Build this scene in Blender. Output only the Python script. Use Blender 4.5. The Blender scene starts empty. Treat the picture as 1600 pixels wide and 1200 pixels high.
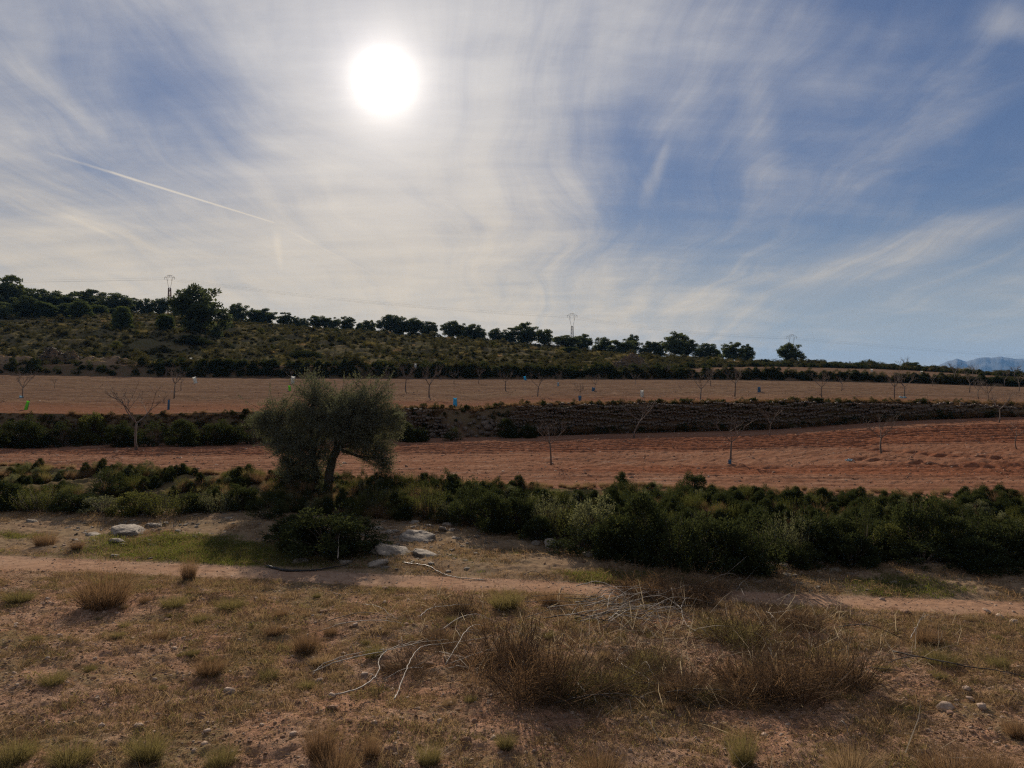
import bpy, math, random
import numpy as np
from mathutils import Vector

# ------------------------------------------------------------------ camera, sky, sun, exposure
SC = bpy.context.scene
COL = SC.collection
R = math.radians
F = 1200.0                                   # focal length in pixels of the 1600 x 1200 photograph
cam_d = bpy.data.cameras.new('camera'); cam = bpy.data.objects.new('camera', cam_d); COL.objects.link(cam)
cam_d.sensor_fit = 'HORIZONTAL'; cam_d.sensor_width = 36.0; cam_d.lens = 36.0 * F / 1600.0
cam_d.clip_start = 0.1; cam_d.clip_end = 90000
cam.location = (0, 0, 0); cam.rotation_euler = (R(90), 0, 0)
SC.camera = cam
SUN_AZ, SUN_EL = math.atan(-200 / 1200), math.atan(475 / math.hypot(1200, 200))   # azimuth from +Y towards +X
SUN_DIR = Vector((math.sin(SUN_AZ) * math.cos(SUN_EL), math.cos(SUN_AZ) * math.cos(SUN_EL), math.sin(SUN_EL)))
sun_d = bpy.data.lights.new('sun', 'SUN'); sun = bpy.data.objects.new('sun', sun_d); COL.objects.link(sun)
sun_d.energy = 5.0; sun_d.angle = R(0.6); sun_d.color = (1.0, 0.86, 0.70)
sun.rotation_euler = SUN_DIR.to_track_quat('Z', 'Y').to_euler()
sun.location = (-40, 60, 60)
vs = SC.view_settings
vs.view_transform = 'Standard'; vs.look = 'None'; vs.exposure = 0.38; vs.gamma = 1.0; vs.use_curve_mapping = False
SC.cycles.use_denoising = False; SC.cycles.filter_width = 1.25
SC.cycles.max_bounces = 4; SC.cycles.diffuse_bounces = 3; SC.cycles.transparent_max_bounces = 8; SC.cycles.volume_bounces = 0
SC.cycles.sample_clamp_indirect = 4.0
SC.render.film_transparent = False


class NT:
    """small helper that writes node trees as expressions"""
    def __init__(s, tree):
        s.t = tree; s.n = tree.nodes; s.l = tree.links
    def new(s, kind, **kw):
        n = s.n.new(kind)
        for k, v in kw.items(): setattr(n, k, v)
        return n
    def put(s, sock, v):
        if isinstance(v, bpy.types.NodeSocket): s.l.new(v, sock)
        elif isinstance(v, (tuple, list)) and sock.type == 'RGBA' and len(v) == 3: sock.default_value = (*v, 1)
        else: sock.default_value = v
    def m(s, op, a, b=None, c=None, clamp=False):
        n = s.new('ShaderNodeMath', operation=op, use_clamp=clamp)
        for i, v in enumerate((a, b, c)):
            if v is not None: s.put(n.inputs[i], v)
        return n.outputs[0]
    def vm(s, op, a, b=None, out=0):
        n = s.new('ShaderNodeVectorMath', operation=op)
        s.put(n.inputs[0], a)
        if b is not None: s.put(n.inputs[3 if op == 'SCALE' else 1], b)
        return n.outputs['Value'] if op in ('DOT_PRODUCT', 'LENGTH') else n.outputs[0]
    def step(s, v, a, b, lo=0.0, hi=1.0, kind='SMOOTHSTEP'):
        n = s.new('ShaderNodeMapRange', interpolation_type=kind)
        s.put(n.inputs['Value'], v)
        for k, q in (('From Min', a), ('From Max', b), ('To Min', lo), ('To Max', hi)): s.put(n.inputs[k], q)
        return n.outputs['Result']
    def mix(s, f, a, b, blend='MIX'):
        n = s.new('ShaderNodeMix', data_type='RGBA', blend_type=blend)
        s.put(n.inputs[0], f); s.put(n.inputs[6], a); s.put(n.inputs[7], b)
        return n.outputs[2]
    def noise(s, vec, scale, detail=4, rough=0.55, dist=0.0, out=0):
        n = s.new('ShaderNodeTexNoise')
        s.put(n.inputs['Vector'], vec); s.put(n.inputs['Scale'], scale); s.put(n.inputs['Detail'], detail)
        s.put(n.inputs['Roughness'], rough); s.put(n.inputs['Distortion'], dist)
        return n.outputs[out]
    def xyz(s, v):
        n = s.new('ShaderNodeSeparateXYZ'); s.put(n.inputs[0], v); return n.outputs
    def comb(s, x, y, z):
        n = s.new('ShaderNodeCombineXYZ')
        for i, v in enumerate((x, y, z)): s.put(n.inputs[i], v)
        return n.outputs[0]


def pix_dir(px, py):
    return Vector(((px - 800) / F, 1.0, (600 - py) / F)).normalized()


def build_world():
    w = bpy.data.worlds.new('World'); SC.world = w; w.use_nodes = True
    t = NT(w.node_tree); t.n.clear()
    out = t.new('ShaderNodeOutputWorld'); bg = t.new('ShaderNodeBackground'); bg.inputs[1].default_value = 0.05
    sky = t.new('ShaderNodeTexSky', sky_type='NISHITA')
    sky.sun_disc = False; sky.sun_elevation = SUN_EL; sky.sun_rotation = SUN_AZ
    sky.altitude = 400; sky.air_density = 1.0; sky.dust_density = 0.3; sky.ozone_density = 2.0
    d = t.new('ShaderNodeTexCoord').outputs['Generated']
    d = t.vm('NORMALIZE', d)
    x, y, z = t.xyz(d)
    zc = t.m('ADD', t.m('MAXIMUM', z, 0.0), 0.13)
    px = t.m('DIVIDE', x, zc); py = t.m('DIVIDE', y, zc)
    # cirrus: long fibres running away from the viewer, cross-combed by finer ripples
    wx = t.m('ADD', px, t.m('MULTIPLY', t.m('SUBTRACT', t.noise(t.comb(px, py, 5.5), 0.8, 2), 0.5), 0.55))
    big = t.noise(t.comb(t.m('MULTIPLY', wx, 0.75), t.m('MULTIPLY', py, 0.34), 3.7), 1.0, 3, 0.55, 0.5)
    fib = t.noise(t.comb(t.m('MULTIPLY', wx, 3.4), t.m('MULTIPLY', py, 0.60), 1.3), 1.0, 6, 0.62, 0.9)
    rip = t.noise(t.comb(t.m('MULTIPLY', wx, 1.6), t.m('MULTIPLY', py, 3.6), 8.1), 1.0, 6, 0.62, 0.0)
    # broad veil that lies below and around the sun; thinner and clearer stretches beside it
    def patch(a, b, inner, outer, gain):
        return t.m('MULTIPLY', t.step(t.vm('DOT_PRODUCT', d, tuple(pix_dir(a, b))), math.cos(R(outer)), math.cos(R(inner))), gain)
    s = t.m('ADD', t.m('MULTIPLY', big, 0.85), t.m('ADD', t.m('MULTIPLY', fib, 0.62), t.m('MULTIPLY', rip, 0.42)))
    for a in ((640, 240, 0, 40, .30), (330, 420, 0, 30, .08), (60, 260, 1, 12, .10), (900, 430, 2, 16, .06), (1090, 60, 1, 9, .05),
              (250, 200, 0, 8, -.26), (90, 60, 0, 14, -.13), (960, 265, 0, 6, -.14), (1110, 300, 0, 11, -.10), (1180, 150, 0, 9, .08), (1400, 140, 0, 34, -.30), (1540, 330, 0, 10, .12)):
        s = t.m('ADD', s, patch(*a))
    s = t.m('ADD', s, 0.17)
    cov = t.step(s, 0.80, 1.60, 0.06, 0.96)
    # contrails
    def trail(a, b, wid, gain):
        da, db = pix_dir(*a), pix_dir(*b); n = da.cross(db).normalized(); mid = (da + db).normalized()
        along = (db - da).normalized(); half = (db - da).length / 2
        dist = t.m('ABSOLUTE', t.vm('DOT_PRODUCT', d, tuple(n)))
        pos = t.m('DIVIDE', t.vm('DOT_PRODUCT', t.vm('SUBTRACT', d, tuple(mid)), tuple(along)), half)
        wd = t.step(pos, -1.0, 1.0, wid * 1.6, wid * 0.6, 'LINEAR')
        line = t.step(t.m('DIVIDE', dist, wd), 1.0, 0.0)
        seg = t.m('MULTIPLY', t.step(pos, -1.0, -0.3), t.step(pos, 1.0, 0.93 if wid < .005 else .3))
        return t.m('MULTIPLY', t.m('MULTIPLY', line, seg), gain)
    tr = t.m('ADD', trail((40, 228), (432, 349), 0.0017, 0.70), trail((420, 345), (590, 432), 0.0014, 0.14))
    for q in (((1150, 470), (1720, 300), .030, .34), ((1000, 330), (1052, 205), .012, .30), ((1190, 330), (1180, 60), .030, .22), ((1200, 330), (1640, 120), .026, .20), ((-80, 20), (200, 240), .016, .28), ((-60, 270), (330, 420), .010, .22), ((430, 350), (440, 430), .006, .18), ((1500, 20), (1700, 60), .02, .2)):
        tr = t.m('ADD', tr, trail(*q))
    tr = t.m('MULTIPLY', tr, t.step(fib, .28, .62, .35, 1.15, 'LINEAR'))
    rip2 = t.noise(t.comb(t.m('MULTIPLY', wx, 2.2), t.m('MULTIPLY', py, 7.5), 2.9), 1.0, 5, 0.6)
    cov = t.m('MULTIPLY', cov, t.m('MULTIPLY', t.step(rip2, .30, .66, .88, 1.0, 'LINEAR'), t.step(fib, .32, .62, .84, 1.0, 'LINEAR')))
    cov = t.m('ADD', cov, tr, clamp=True)
    cosang = t.vm('DOT_PRODUCT', d, tuple(SUN_DIR))
    ang = t.m('ARCCOSINE', t.m('MINIMUM', cosang, 0.999999))           # radians from the sun
    near = t.m('EXPONENT', t.m('MULTIPLY', ang, -1.0 / R(15)))
    lum = t.m('ADD', 11.0, t.m('MULTIPLY', near, 1.6))
    lum = t.m('MULTIPLY', lum, t.step(rip, 0.2, 0.8, 0.90, 1.08, 'LINEAR'))
    warm = t.mix(t.step(z, 0.40, 0.02), (1.03, 0.985, 0.95), (1.26, 1.05, 0.76))
    cloud = t.vm('SCALE', warm, lum)
    # clear sky; thin high haze evens out its brightness towards the sun
    blue = t.vm('MULTIPLY', sky.outputs[0], (0.92, 1.06, 1.40))
    lumi = t.vm('DOT_PRODUCT', blue, (.3, .5, .2))
    blue = t.vm('SCALE', blue, t.m('DIVIDE', 1.0, t.m('ADD', 1.0, t.m('POWER', t.m('DIVIDE', lumi, 8.5), 1.3))))
    blue = t.mix(t.step(z, 0.24, 0.0, 0.0, 0.8), blue, (8.0, 8.8, 9.3))
    col = t.mix(cov, blue, cloud)
    disc = t.m('MULTIPLY', t.step(ang, R(2.25), R(1.75)), 160.0)
    halo = t.m('MULTIPLY', t.m('EXPONENT', t.m('MULTIPLY', t.m('MAXIMUM', t.m('SUBTRACT', ang, R(1.9)), 0.0), -1.0 / R(1.25))), 12.0)
    glow = t.m('MULTIPLY', t.m('EXPONENT', t.m('MULTIPLY', ang, -1.0 / R(8.0))), 4.6)
    add = t.m('ADD', disc, t.m('ADD', halo, glow))
    col = t.mix(1.0, col, t.vm('SCALE', (1.0, 0.90, 0.80), add), 'ADD')
    col = t.vm('SCALE', col, 0.77)
    t.l.new(col, bg.inputs[0]); t.l.new(bg.outputs[0], out.inputs[0])


build_world()
SC.world.cycles.sampling_method = 'MANUAL'; SC.world.cycles.sample_map_resolution = 256

# ------------------------------------------------------------------ numeric helpers
def _hash(ix, iy, seed):
    h = (ix.astype(np.int64) * 374761393 + iy.astype(np.int64) * 668265263 + seed * 974634541) & 0x7fffffff
    h = ((h ^ (h >> 13)) * 1274126177) & 0x7fffffff
    return ((h ^ (h >> 16)) & 0xffffff) / float(0xffffff)


def vnoise(x, y, seed=0):
    ix, iy = np.floor(x), np.floor(y); fx, fy = x - ix, y - iy
    fx = fx * fx * (3 - 2 * fx); fy = fy * fy * (3 - 2 * fy)
    a = _hash(ix, iy, seed); b = _hash(ix + 1, iy, seed); c = _hash(ix, iy + 1, seed); e = _hash(ix + 1, iy + 1, seed)
    return (a * (1 - fx) + b * fx) * (1 - fy) + (c * (1 - fx) + e * fx) * fy - 0.5


def fbm(x, y, octv=4, seed=0, gain=0.5):
    r = 0; a = 1.0
    for k in range(octv):
        r = r + a * vnoise(x * 2.03 ** k + 17.3 * k, y * 2.03 ** k - 9.1 * k, seed + k); a *= gain
    return r


def sstep(v, a, b):
    t = np.clip((v - a) / (b - a), 0, 1); return t * t * (3 - 2 * t)


# ------------------------------------------------------------------ terrain: feature lines of the terraces
KN = [-800, 0, 200, 400, 600, 800, 1000, 1200, 1400, 1600, 2400]
XS = np.arange(-800, 2401, 4.0)
_k = np.hanning(41); _k /= _k.sum()


def table(v):
    a = np.interp(XS, KN, v); p = np.pad(a, 20, mode='edge'); return np.convolve(p, _k, 'valid')


def zpy(py, d):                                # height of a point seen at row py at depth d
    return (600 - np.asarray(py, float)) / F * np.asarray(d, float)


D = []; Z = []
def feature(d, z):
    D.append(table(d)); Z.append(table(z))
ones = np.ones(11)
d1 = np.array([19.5, 17.4, 17.0, 16.5, 15.9, 15.5, 15.0, 14.6, 14.2, 13.8, 12.2])
d2 = d1 + [1.4, 1.4, 1.2, 1.1, 1.05, 1.05, .95, .85, .9, 1.0, 1.2]
d3 = np.array([27, 24.9, 25.3, 24.9, 23.2, 21.7, 18.8, 17.8, 18.3, 19, 19])
d4 = np.array([38, 32.8, 30.4, 29, 27.1, 25.9, 25.3, 24.7, 23.6, 23.3, 22])
d5 = np.array([44, 44, 45, 46, 47, 48, 48, 48, 48, 48, 50.])
d6 = d5 + [1.2, 1.2, 1.1, .9, .8, .55, .5, .5, .55, .8, 1.2]
d7 = np.array([110, 110, 110, 112, 112, 112, 112, 112, 112, 109, 104.])
d8 = d7 + [2.6, 2.6, 2.6, 1.6, 1.6, 1.6, 1.6, 1.6, 1.6, 1.6, 1.6]
d9 = np.array([123, 121, 121, 123, 123, 123, 130, 168, 175, 168, 162.])
d10 = np.array([270, 260, 260, 260, 252, 246, 240, 227, 214, 208, 208.])
feature(-40 * ones, -3.4 * ones)
feature(5 * ones, -4.0 * ones)
feature(d1, -4.2 * ones)
feature(d2, -4.2 * ones)
feature(d3, [-4.1, -4.12, -4.12, -4.1, -4.1, -4.12, -4.15, -4.15, -4.15, -4.15, -4.15])
feature(d4, -3.5 * ones)
feature(d5, zpy([697, 697, 695, 690, 686, 682, 676, 671, 657, 650, 645], d5))
feature(d6, zpy([645, 645, 648, 643, 641, 634, 632, 630, 630, 634, 636], d6))
feature(d7, zpy([583, 585, 588, 590, 591, 592, 592.5, 594, 598, 605, 612], d7))
feature(d8, zpy([568, 570, 571, 572, 574, 578, 580, 583, 590, 597, 604], d8))
feature(d9, zpy([566, 567, 568, 569, 571, 576, 578.5, 572, 577, 590, 597], d9))
feature(d10, zpy([491, 494, 493, 511, 525, 541, 560, 571, 577, 591, 598], d10))
feature(420 * ones, zpy([490, 493, 491, 509, 523, 539, 558, 570, 576, 591, 598], d10) - 15)
feature(1800 * ones, -32 * ones)
feature(60000 * ones, -36 * ones)
D = np.array(D); Z = np.array(Z)
slump = np.exp(-((XS - 742) / 42.0) ** 2)      # the stretch of terrace wall that has fallen down
D[7] += 1.1 * slump; Z[7] -= 0.28 * slump
STRIPS = ['ground', 'ground', 'dirt_track', 'verge', 'terrace_bank', 'ploughed_field', 'terrace_step', 'upper_field',
          'hedge_bank', 'far_field', 'hillside', 'back_slope', 'plain', 'plain']
AMP = [0.05, 0.16, 0.05, 0.16, 0.35, 0.06, 0.10, 0.10, 0.2, 0.2, 0.9, 1.5, 2.0, 0.0]


def strip_coord(px, y):
    """strip index, fraction within the strip and the two feature heights"""
    px = np.clip(px, -800, 2399.9)
    i = (px + 800) / 4.0; i0 = np.floor(i).astype(int); f = i - i0; i1 = np.minimum(i0 + 1, len(XS) - 1)
    k = np.zeros(px.shape, int)
    dd = D[:, i0] * (1 - f) + D[:, i1] * f; zz = Z[:, i0] * (1 - f) + Z[:, i1] * f
    for s in range(1, len(STRIPS)): k = np.where(y >= dd[s], s, k)
    j = np.arange(px.size)
    da, db = dd[k, j], dd[k + 1, j]
    t = np.clip((y - da) / (db - da), 0, 1)
    return k, t, zz[k, j], zz[k + 1, j]


def relief(x, y, k, t, px):
    """surface roughness of each strip, in metres"""
    edge = np.minimum(1, 7 * np.minimum(t, 1 - t))
    big = fbm(x * 0.45, y * 0.45, 3, 3) * 0.9
    fine = fbm(x * 6.0, y * 6.0, 3, 11, 0.7)
    r = big * np.array(AMP)[k] * 0.8
    fore = (k <= 3)
    r = r + np.where(fore, fine * 0.04 * np.where(k == 2, 0.35, 1.0), 0)
    bump = np.maximum(fbm(x * 1.5, y * 1.5, 3, 29), -0.1)
    r = r + np.where((k == 1) | (k == 3), bump * 0.07, 0)
    # ploughed soil: furrows along the terrace, clods, two wheel ruts and the tractor's turning marks
    warp = fbm(x * 0.25, y * 0.25, 2, 41) * 1.2
    v = y + 0.16 * x + warp
    furrow = np.sin(v * 2 * np.pi / 0.80) * 0.035
    cross = np.sin((x * 0.94 + y * 0.35 + warp) * 2 * np.pi / 1.3) * 0.045 * sstep(px, 760, 900)
    band = sstep(t, .50, .56) * sstep(t, .86, .78)
    pale = sstep(t, .22, .28) * sstep(t, .52, .47)
    f1 = furrow * (0.5 + band) * (1 - 0.6 * pale) + cross * pale + fbm(x * 5.5, y * 5.5, 3, 53, .7) * 0.042
    rut = np.exp(-((t - 0.205) / 0.018) ** 2) + np.exp(-((t - 0.255) / 0.018) ** 2)
    f1 = f1 - 0.07 * rut * sstep(px, 1000, 1150)
    for rad in (5.6, 7.8):
        cx, cy = 25.5, 36.0
        rr = np.hypot((x - cx) * 0.62, (y - cy)); a = np.arctan2(y - cy, x - cx)
        lug = 0.5 + 0.5 * np.sin(a * rad * 14)
        on = np.exp(-((rr - rad) / 0.22) ** 2) * sstep(px, 1300, 1400)
        f1 = f1 - on * (0.04 + 0.17 * lug)
    r = r + np.where(k == 5, f1, 0)
    f2 = np.sin((y + 0.05 * x + warp) * 2 * np.pi / 1.15) * 0.04 + fbm(x * 2.6, y * 2.6, 3, 67, .7) * 0.07
    r = r + np.where((k == 7) | (k == 9), f2, 0)
    hill = fbm(x * 0.13, y * 0.13, 4, 71, .55) * 1.3
    r = r + np.where(k == 10, hill, 0)
    r = r + np.where((k == 4) | (k == 6) | (k == 8), fbm(x * 1.6, y * 1.6, 4, 83, .6) * 0.22, 0)
    return r * edge


def height(x, y, rough=True):
    x = np.atleast_1d(np.asarray(x, float)).ravel(); y = np.atleast_1d(np.asarray(y, float)).ravel()
    px = 800 + F * x / np.maximum(y, 9.0)
    k, t, za, zb = strip_coord(px, y)
    tt = np.where(k == 10, 1 - (1 - t) ** 1.35, t)
    z = za + (zb - za) * tt
    return z + relief(x, y, k, t, px) if rough else z


def H(x, y): return float(height(x, y)[0])


def at(px, py, lo=6.5, hi=400.0):
    """the point of the terrain seen at a pixel of the photograph (smooth terrain)"""
    d = np.geomspace(lo, hi, 3000); x = (px - 800) / F * d
    hit = np.nonzero((600 - py) / F * d <= height(x, d, False))[0]
    q = d[hit[0]] if len(hit) else hi
    xx = (px - 800) / F * q
    return Vector((xx, q, H(xx, q)))


def on(px, d):
    """the point of the terrain at depth d in the column px"""
    x = (px - 800) / F * d
    return Vector((x, d, H(x, d)))


# ------------------------------------------------------------------ mesh helpers
def mesh_np(name, V, groups, smooth=False, mats=()):
    """V (n,3); groups: list of (m,k) index arrays"""
    me = bpy.data.meshes.new(name)
    V = np.ascontiguousarray(V, np.float32)
    me.vertices.add(len(V)); me.vertices.foreach_set('co', V.ravel())
    groups = [np.asarray(g, np.int32) for g in groups if len(g)]
    loops = np.concatenate([g.ravel() for g in groups])
    tot = np.concatenate([np.full(len(g), g.shape[1], np.int32) for g in groups])
    start = np.concatenate([[0], np.cumsum(tot)[:-1]]).astype(np.int32)
    me.loops.add(len(loops)); me.loops.foreach_set('vertex_index', loops)
    me.polygons.add(len(tot)); me.polygons.foreach_set('loop_start', start)
    if smooth: me.polygons.foreach_set('use_smooth', np.ones(len(tot), bool))
    me.update(calc_edges=True)
    for m in mats: me.materials.append(m)
    return me


class MB:
    """collects pieces into one mesh"""
    def __init__(s): s.V = []; s.G = {}; s.n = 0
    def add(s, V, *groups):
        V = np.asarray(V, float).reshape(-1, 3)
        for g in groups:
            g = np.asarray(g, int)
            if len(g): s.G.setdefault(g.shape[1], []).append(g + s.n)
        s.V.append(V); s.n += len(V)
    def tube(s, P, r, n=5, cap=True):
        P = np.asarray(P, float); m = len(P); r = np.broadcast_to(np.asarray(r, float), (m,))
        T = np.gradient(P, axis=0); T /= np.linalg.norm(T, axis=1)[:, None] + 1e-9
        ref = np.array([0, 0, 1.0]) if abs(T[0][2]) < 0.9 else np.array([1.0, 0, 0])
        A = np.cross(T, ref); A /= np.linalg.norm(A, axis=1)[:, None] + 1e-9; B = np.cross(T, A)
        an = np.arange(n) * 2 * np.pi / n
        V = P[:, None] + r[:, None, None] * (np.cos(an)[None, :, None] * A[:, None] + np.sin(an)[None, :, None] * B[:, None])
        i = np.arange(m - 1)[:, None] * n; j = np.arange(n)[None]; j2 = (j + 1) % n
        q = np.stack([i + j, i + j2, i + n + j2, i + n + j], -1).reshape(-1, 4)
        g = [q]
        if cap and n >= 3: g.append(np.array([list(range(n))[::-1], list(range((m - 1) * n, m * n))]))
        s.add(V.reshape(-1, 3), *g)
    def box(s, c, size, rot=None):
        V = np.array([[x, y, z] for x in (-.5, .5) for y in (-.5, .5) for z in (-.5, .5)]) * np.asarray(size)
        if rot is not None: V = V @ np.asarray(rot).T
        s.add(V + np.asarray(c), [[0, 1, 3, 2], [4, 6, 7, 5], [0, 4, 5, 1], [2, 3, 7, 6], [0, 2, 6, 4], [1, 5, 7, 3]])
    def leaves(s, C, Dr, L, W, rng):
        """diamond leaves: centre, direction, length, width"""
        n = len(C); Dr = Dr / (np.linalg.norm(Dr, axis=1)[:, None] + 1e-9)
        Q = rng.normal(size=(n, 3)); S = np.cross(Dr, Q); S /= np.linalg.norm(S, axis=1)[:, None] + 1e-9
        L = np.broadcast_to(L, (n,))[:, None]; W = np.broadcast_to(W, (n,))[:, None]
        V = np.stack([C - Dr * L * .5, C + S * W * .5, C + Dr * L * .5, C - S * W * .5], 1).reshape(-1, 3)
        s.add(V, np.arange(n * 4).reshape(n, 4))
    def blades(s, B, Dr, L, W, droop, rng):
        """grass blades: base, direction, length, width, droop"""
        n = len(B); Dr = Dr / (np.linalg.norm(Dr, axis=1)[:, None] + 1e-9)
        S = np.cross(Dr, rng.normal(size=(n, 3))); S /= np.linalg.norm(S, axis=1)[:, None] + 1e-9
        L = np.broadcast_to(L, (n,))[:, None]; W = np.broadcast_to(W, (n,))[:, None]
        out = Dr * [1, 1, 0]; dn = np.array([0, 0, -1.0])
        dr = np.broadcast_to(droop, (n,))[:, None]
        M = B + Dr * L * .55 + (out * .10 + dn * .05) * L * dr
        T = B + Dr * L + (out * .35 + dn * .38) * L * dr
        V = np.stack([B - S * W, B + S * W, M + S * W * .7, M - S * W * .7, T], 1).reshape(-1, 3)
        i = np.arange(n)[:, None] * 5
        s.add(V, i + [0, 1, 2, 3], i + [3, 2, 4])
    def mesh(s, name, mat, smooth=False):
        return mesh_np(name, np.concatenate(s.V), [np.concatenate(g) for g in s.G.values()], smooth, [mat] if mat else [])


def put(name, me, parent=None, loc=(0, 0, 0), rot=(0, 0, 0), scale=(1, 1, 1)):
    o = bpy.data.objects.new(name, me); COL.objects.link(o)
    o.parent = parent; o.location = loc; o.rotation_euler = rot
    o.scale = scale if hasattr(scale, '__len__') else (scale,) * 3
    return o


def tag(o, label=None, cat=None, group=None, kind=None):
    for k, v in (('label', label), ('category', cat), ('group', group), ('kind', kind)):
        if v: o[k] = v
    return o


def thing(name, label, cat, parts, loc, rotz=0.0, scale=1.0, group=None, tilt=(0, 0)):
    """an Empty at the base with one child per part; parts: list of (name, mesh)"""
    e = put(name, None, None, loc, (tilt[0], tilt[1], rotz), scale); e.empty_display_size = 0.2
    tag(e, label, cat, group)
    for n, me in parts: put(n, me, e)
    return e


# ------------------------------------------------------------------ materials
def new_mat(name):
    m = bpy.data.materials.new(name); m.use_nodes = True; t = NT(m.node_tree); t.n.clear()
    return m, t, t.new('ShaderNodeOutputMaterial')


def soil_mat(name, base, alt, dark, pale, scale=1.0, bump=0.03, streak=0.0, green=(.09, .10, .035)):
    """earth: patches of two colours, dark damp clods, pale crumbs; 'tone' attribute adds red soil (g), green growth (r), straw (b)"""
    m, t, out = new_mat(name)
    p = t.new('ShaderNodeNewGeometry').outputs['Position']
    a = t.new('ShaderNodeAttribute', attribute_name='tone'); tr, tg, tb = t.xyz(a.outputs['Vector'])
    n1 = t.noise(p, 0.55 * scale, 5, 0.6); n2 = t.noise(p, 5.5 * scale, 6, 0.7); n3 = t.noise(p, 26 * scale, 4, 0.7)
    c = t.mix(t.step(n1, .38, .62), base, alt)
    c = t.mix(t.m('MULTIPLY', t.step(n2, .52, .36), .65), c, dark)
    c = t.mix(t.m('MULTIPLY', t.step(n3, .58, .74), .7), c, pale)
    if streak:                                    # furrow-wise bands of drier and damper soil
        q = t.vm('MULTIPLY', p, (.10, 1.0, 0.)); q = t.vm('ADD', q, t.vm('MULTIPLY', p, (0., .0, .0)))
        n4 = t.noise(q, streak, 5, .7); n5 = t.noise(t.vm('MULTIPLY', p, (.35, 2.6, 0.)), streak, 4, .7)
        c = t.mix(t.step(n4, .56, .36, 0, .75), c, dark); c = t.mix(t.step(n5, .54, .70, 0, .5), c, pale)
    c = t.mix(tg, c, t.mix(t.step(n2, .35, .65), (.15, .058, .032), (.25, .108, .063)))
    c = t.mix(t.m('MULTIPLY', tr, t.step(n2, .36, .52)), c, green)
    c = t.mix(t.m('MULTIPLY', tb, t.step(n2, .38, .6)), c, (.24, .18, .115))
    b = t.new('ShaderNodeBsdfDiffuse'); t.put(b.inputs['Color'], c); b.inputs['Roughness'].default_value = 0.0
    bm = t.new('ShaderNodeBump'); bm.inputs['Strength'].default_value = 1.0; bm.inputs['Distance'].default_value = bump * .35
    t.put(bm.inputs['Height'], t.m('ADD', t.m('MULTIPLY', n2, 0.7), t.m('MULTIPLY', n3, 0.35)))
    t.l.new(bm.outputs[0], b.inputs['Normal'])
    t.l.new(b.outputs[0], out.inputs[0]); return m


def leaf_mat(name, a, b, trans=0.35, tcol=None, gloss=0.0):
    """foliage: colour varies from leaf to leaf and from plant to plant; light passes through"""
    m, t, out = new_mat(name)
    g = t.new('ShaderNodeNewGeometry').outputs['Random Per Island']; o = t.new('ShaderNodeObjectInfo').outputs['Random']
    f = t.m('ADD', t.m('MULTIPLY', g, .65), t.m('MULTIPLY', o, .35))
    c = t.mix(f, a, b)
    d = t.new('ShaderNodeBsdfDiffuse'); t.put(d.inputs[0], c)
    tl = t.new('ShaderNodeBsdfTranslucent'); t.put(tl.inputs[0], t.mix(1.0, c, tcol or (1.25, 1.2, .75), 'MULTIPLY'))
    mx = t.new('ShaderNodeMixShader'); mx.inputs[0].default_value = trans
    t.l.new(d.outputs[0], mx.inputs[1]); t.l.new(tl.outputs[0], mx.inputs[2]); last = mx
    if gloss:
        gl = t.new('ShaderNodeBsdfGlossy'); gl.inputs['Roughness'].default_value = .45
        t.put(gl.inputs['Color'], (.9, .9, .85))
        m2 = t.new('ShaderNodeMixShader'); m2.inputs[0].default_value = gloss
        t.l.new(mx.outputs[0], m2.inputs[1]); t.l.new(gl.outputs[0], m2.inputs[2]); last = m2
    t.l.new(last.outputs[0], out.inputs[0]); return m


def rough_mat(name, a, b, scale=8.0, bump=0.01, rough=.85, stretch=(1, 1, 1), spec=.3):
    """bark, stone, plastic: two colours through object-space noise plus per-piece variation"""
    m, t, out = new_mat(name)
    p = t.vm('MULTIPLY', t.new('ShaderNodeTexCoord').outputs['Object'], stretch)
    r = t.new('ShaderNodeNewGeometry').outputs['Random Per Island']; o = t.new('ShaderNodeObjectInfo').outputs['Random']
    n = t.noise(t.vm('ADD', p, t.vm('SCALE', (7., 3., 5.), o)), scale, 6, .65)
    f = t.m('ADD', t.step(n, .3, .7, 0, .7), t.m('MULTIPLY', t.m('ADD', r, o), .15))
    c = t.mix(f, a, b)
    s = t.new('ShaderNodeBsdfPrincipled'); t.put(s.inputs['Base Color'], c); s.inputs['Roughness'].default_value = rough
    s.inputs['Specular IOR Level'].default_value = spec
    bm = t.new('ShaderNodeBump'); bm.inputs['Distance'].default_value = bump; t.put(bm.inputs['Height'], n)
    t.l.new(bm.outputs[0], s.inputs['Normal']); t.l.new(s.outputs[0], out.inputs[0]); return m


M = {}
M['ground'] = soil_mat('dry_ground', (.36, .205, .132), (.35, .228, .155), (.165, .094, .062), (.54, .42, .33), 1.9, .10)
M['track'] = soil_mat('track_earth', (.315, .19, .122), (.33, .22, .15), (.20, .12, .08), (.44, .34, .26), .8, .02)
M['verge'] = soil_mat('verge_earth', (.24, .165, .105), (.22, .16, .10), (.12, .082, .055), (.40, .33, .26), 1.0, .05)
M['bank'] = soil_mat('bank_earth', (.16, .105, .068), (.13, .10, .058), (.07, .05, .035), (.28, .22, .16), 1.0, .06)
M['field'] = soil_mat('red_plough_soil', (.255, .138, .088), (.235, .125, .08), (.145, .070, .044), (.40, .28, .205), 1.0, .10, .9)
M['upper'] = soil_mat('brown_plough_soil', (.172, .112, .077), (.158, .10, .069), (.10, .063, .043), (.27, .195, .145), .8, .12, .55)
M['hill'] = soil_mat('scrub_earth', (.115, .10, .055), (.13, .105, .06), (.08, .068, .038), (.17, .14, .09), .35, .15)
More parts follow.
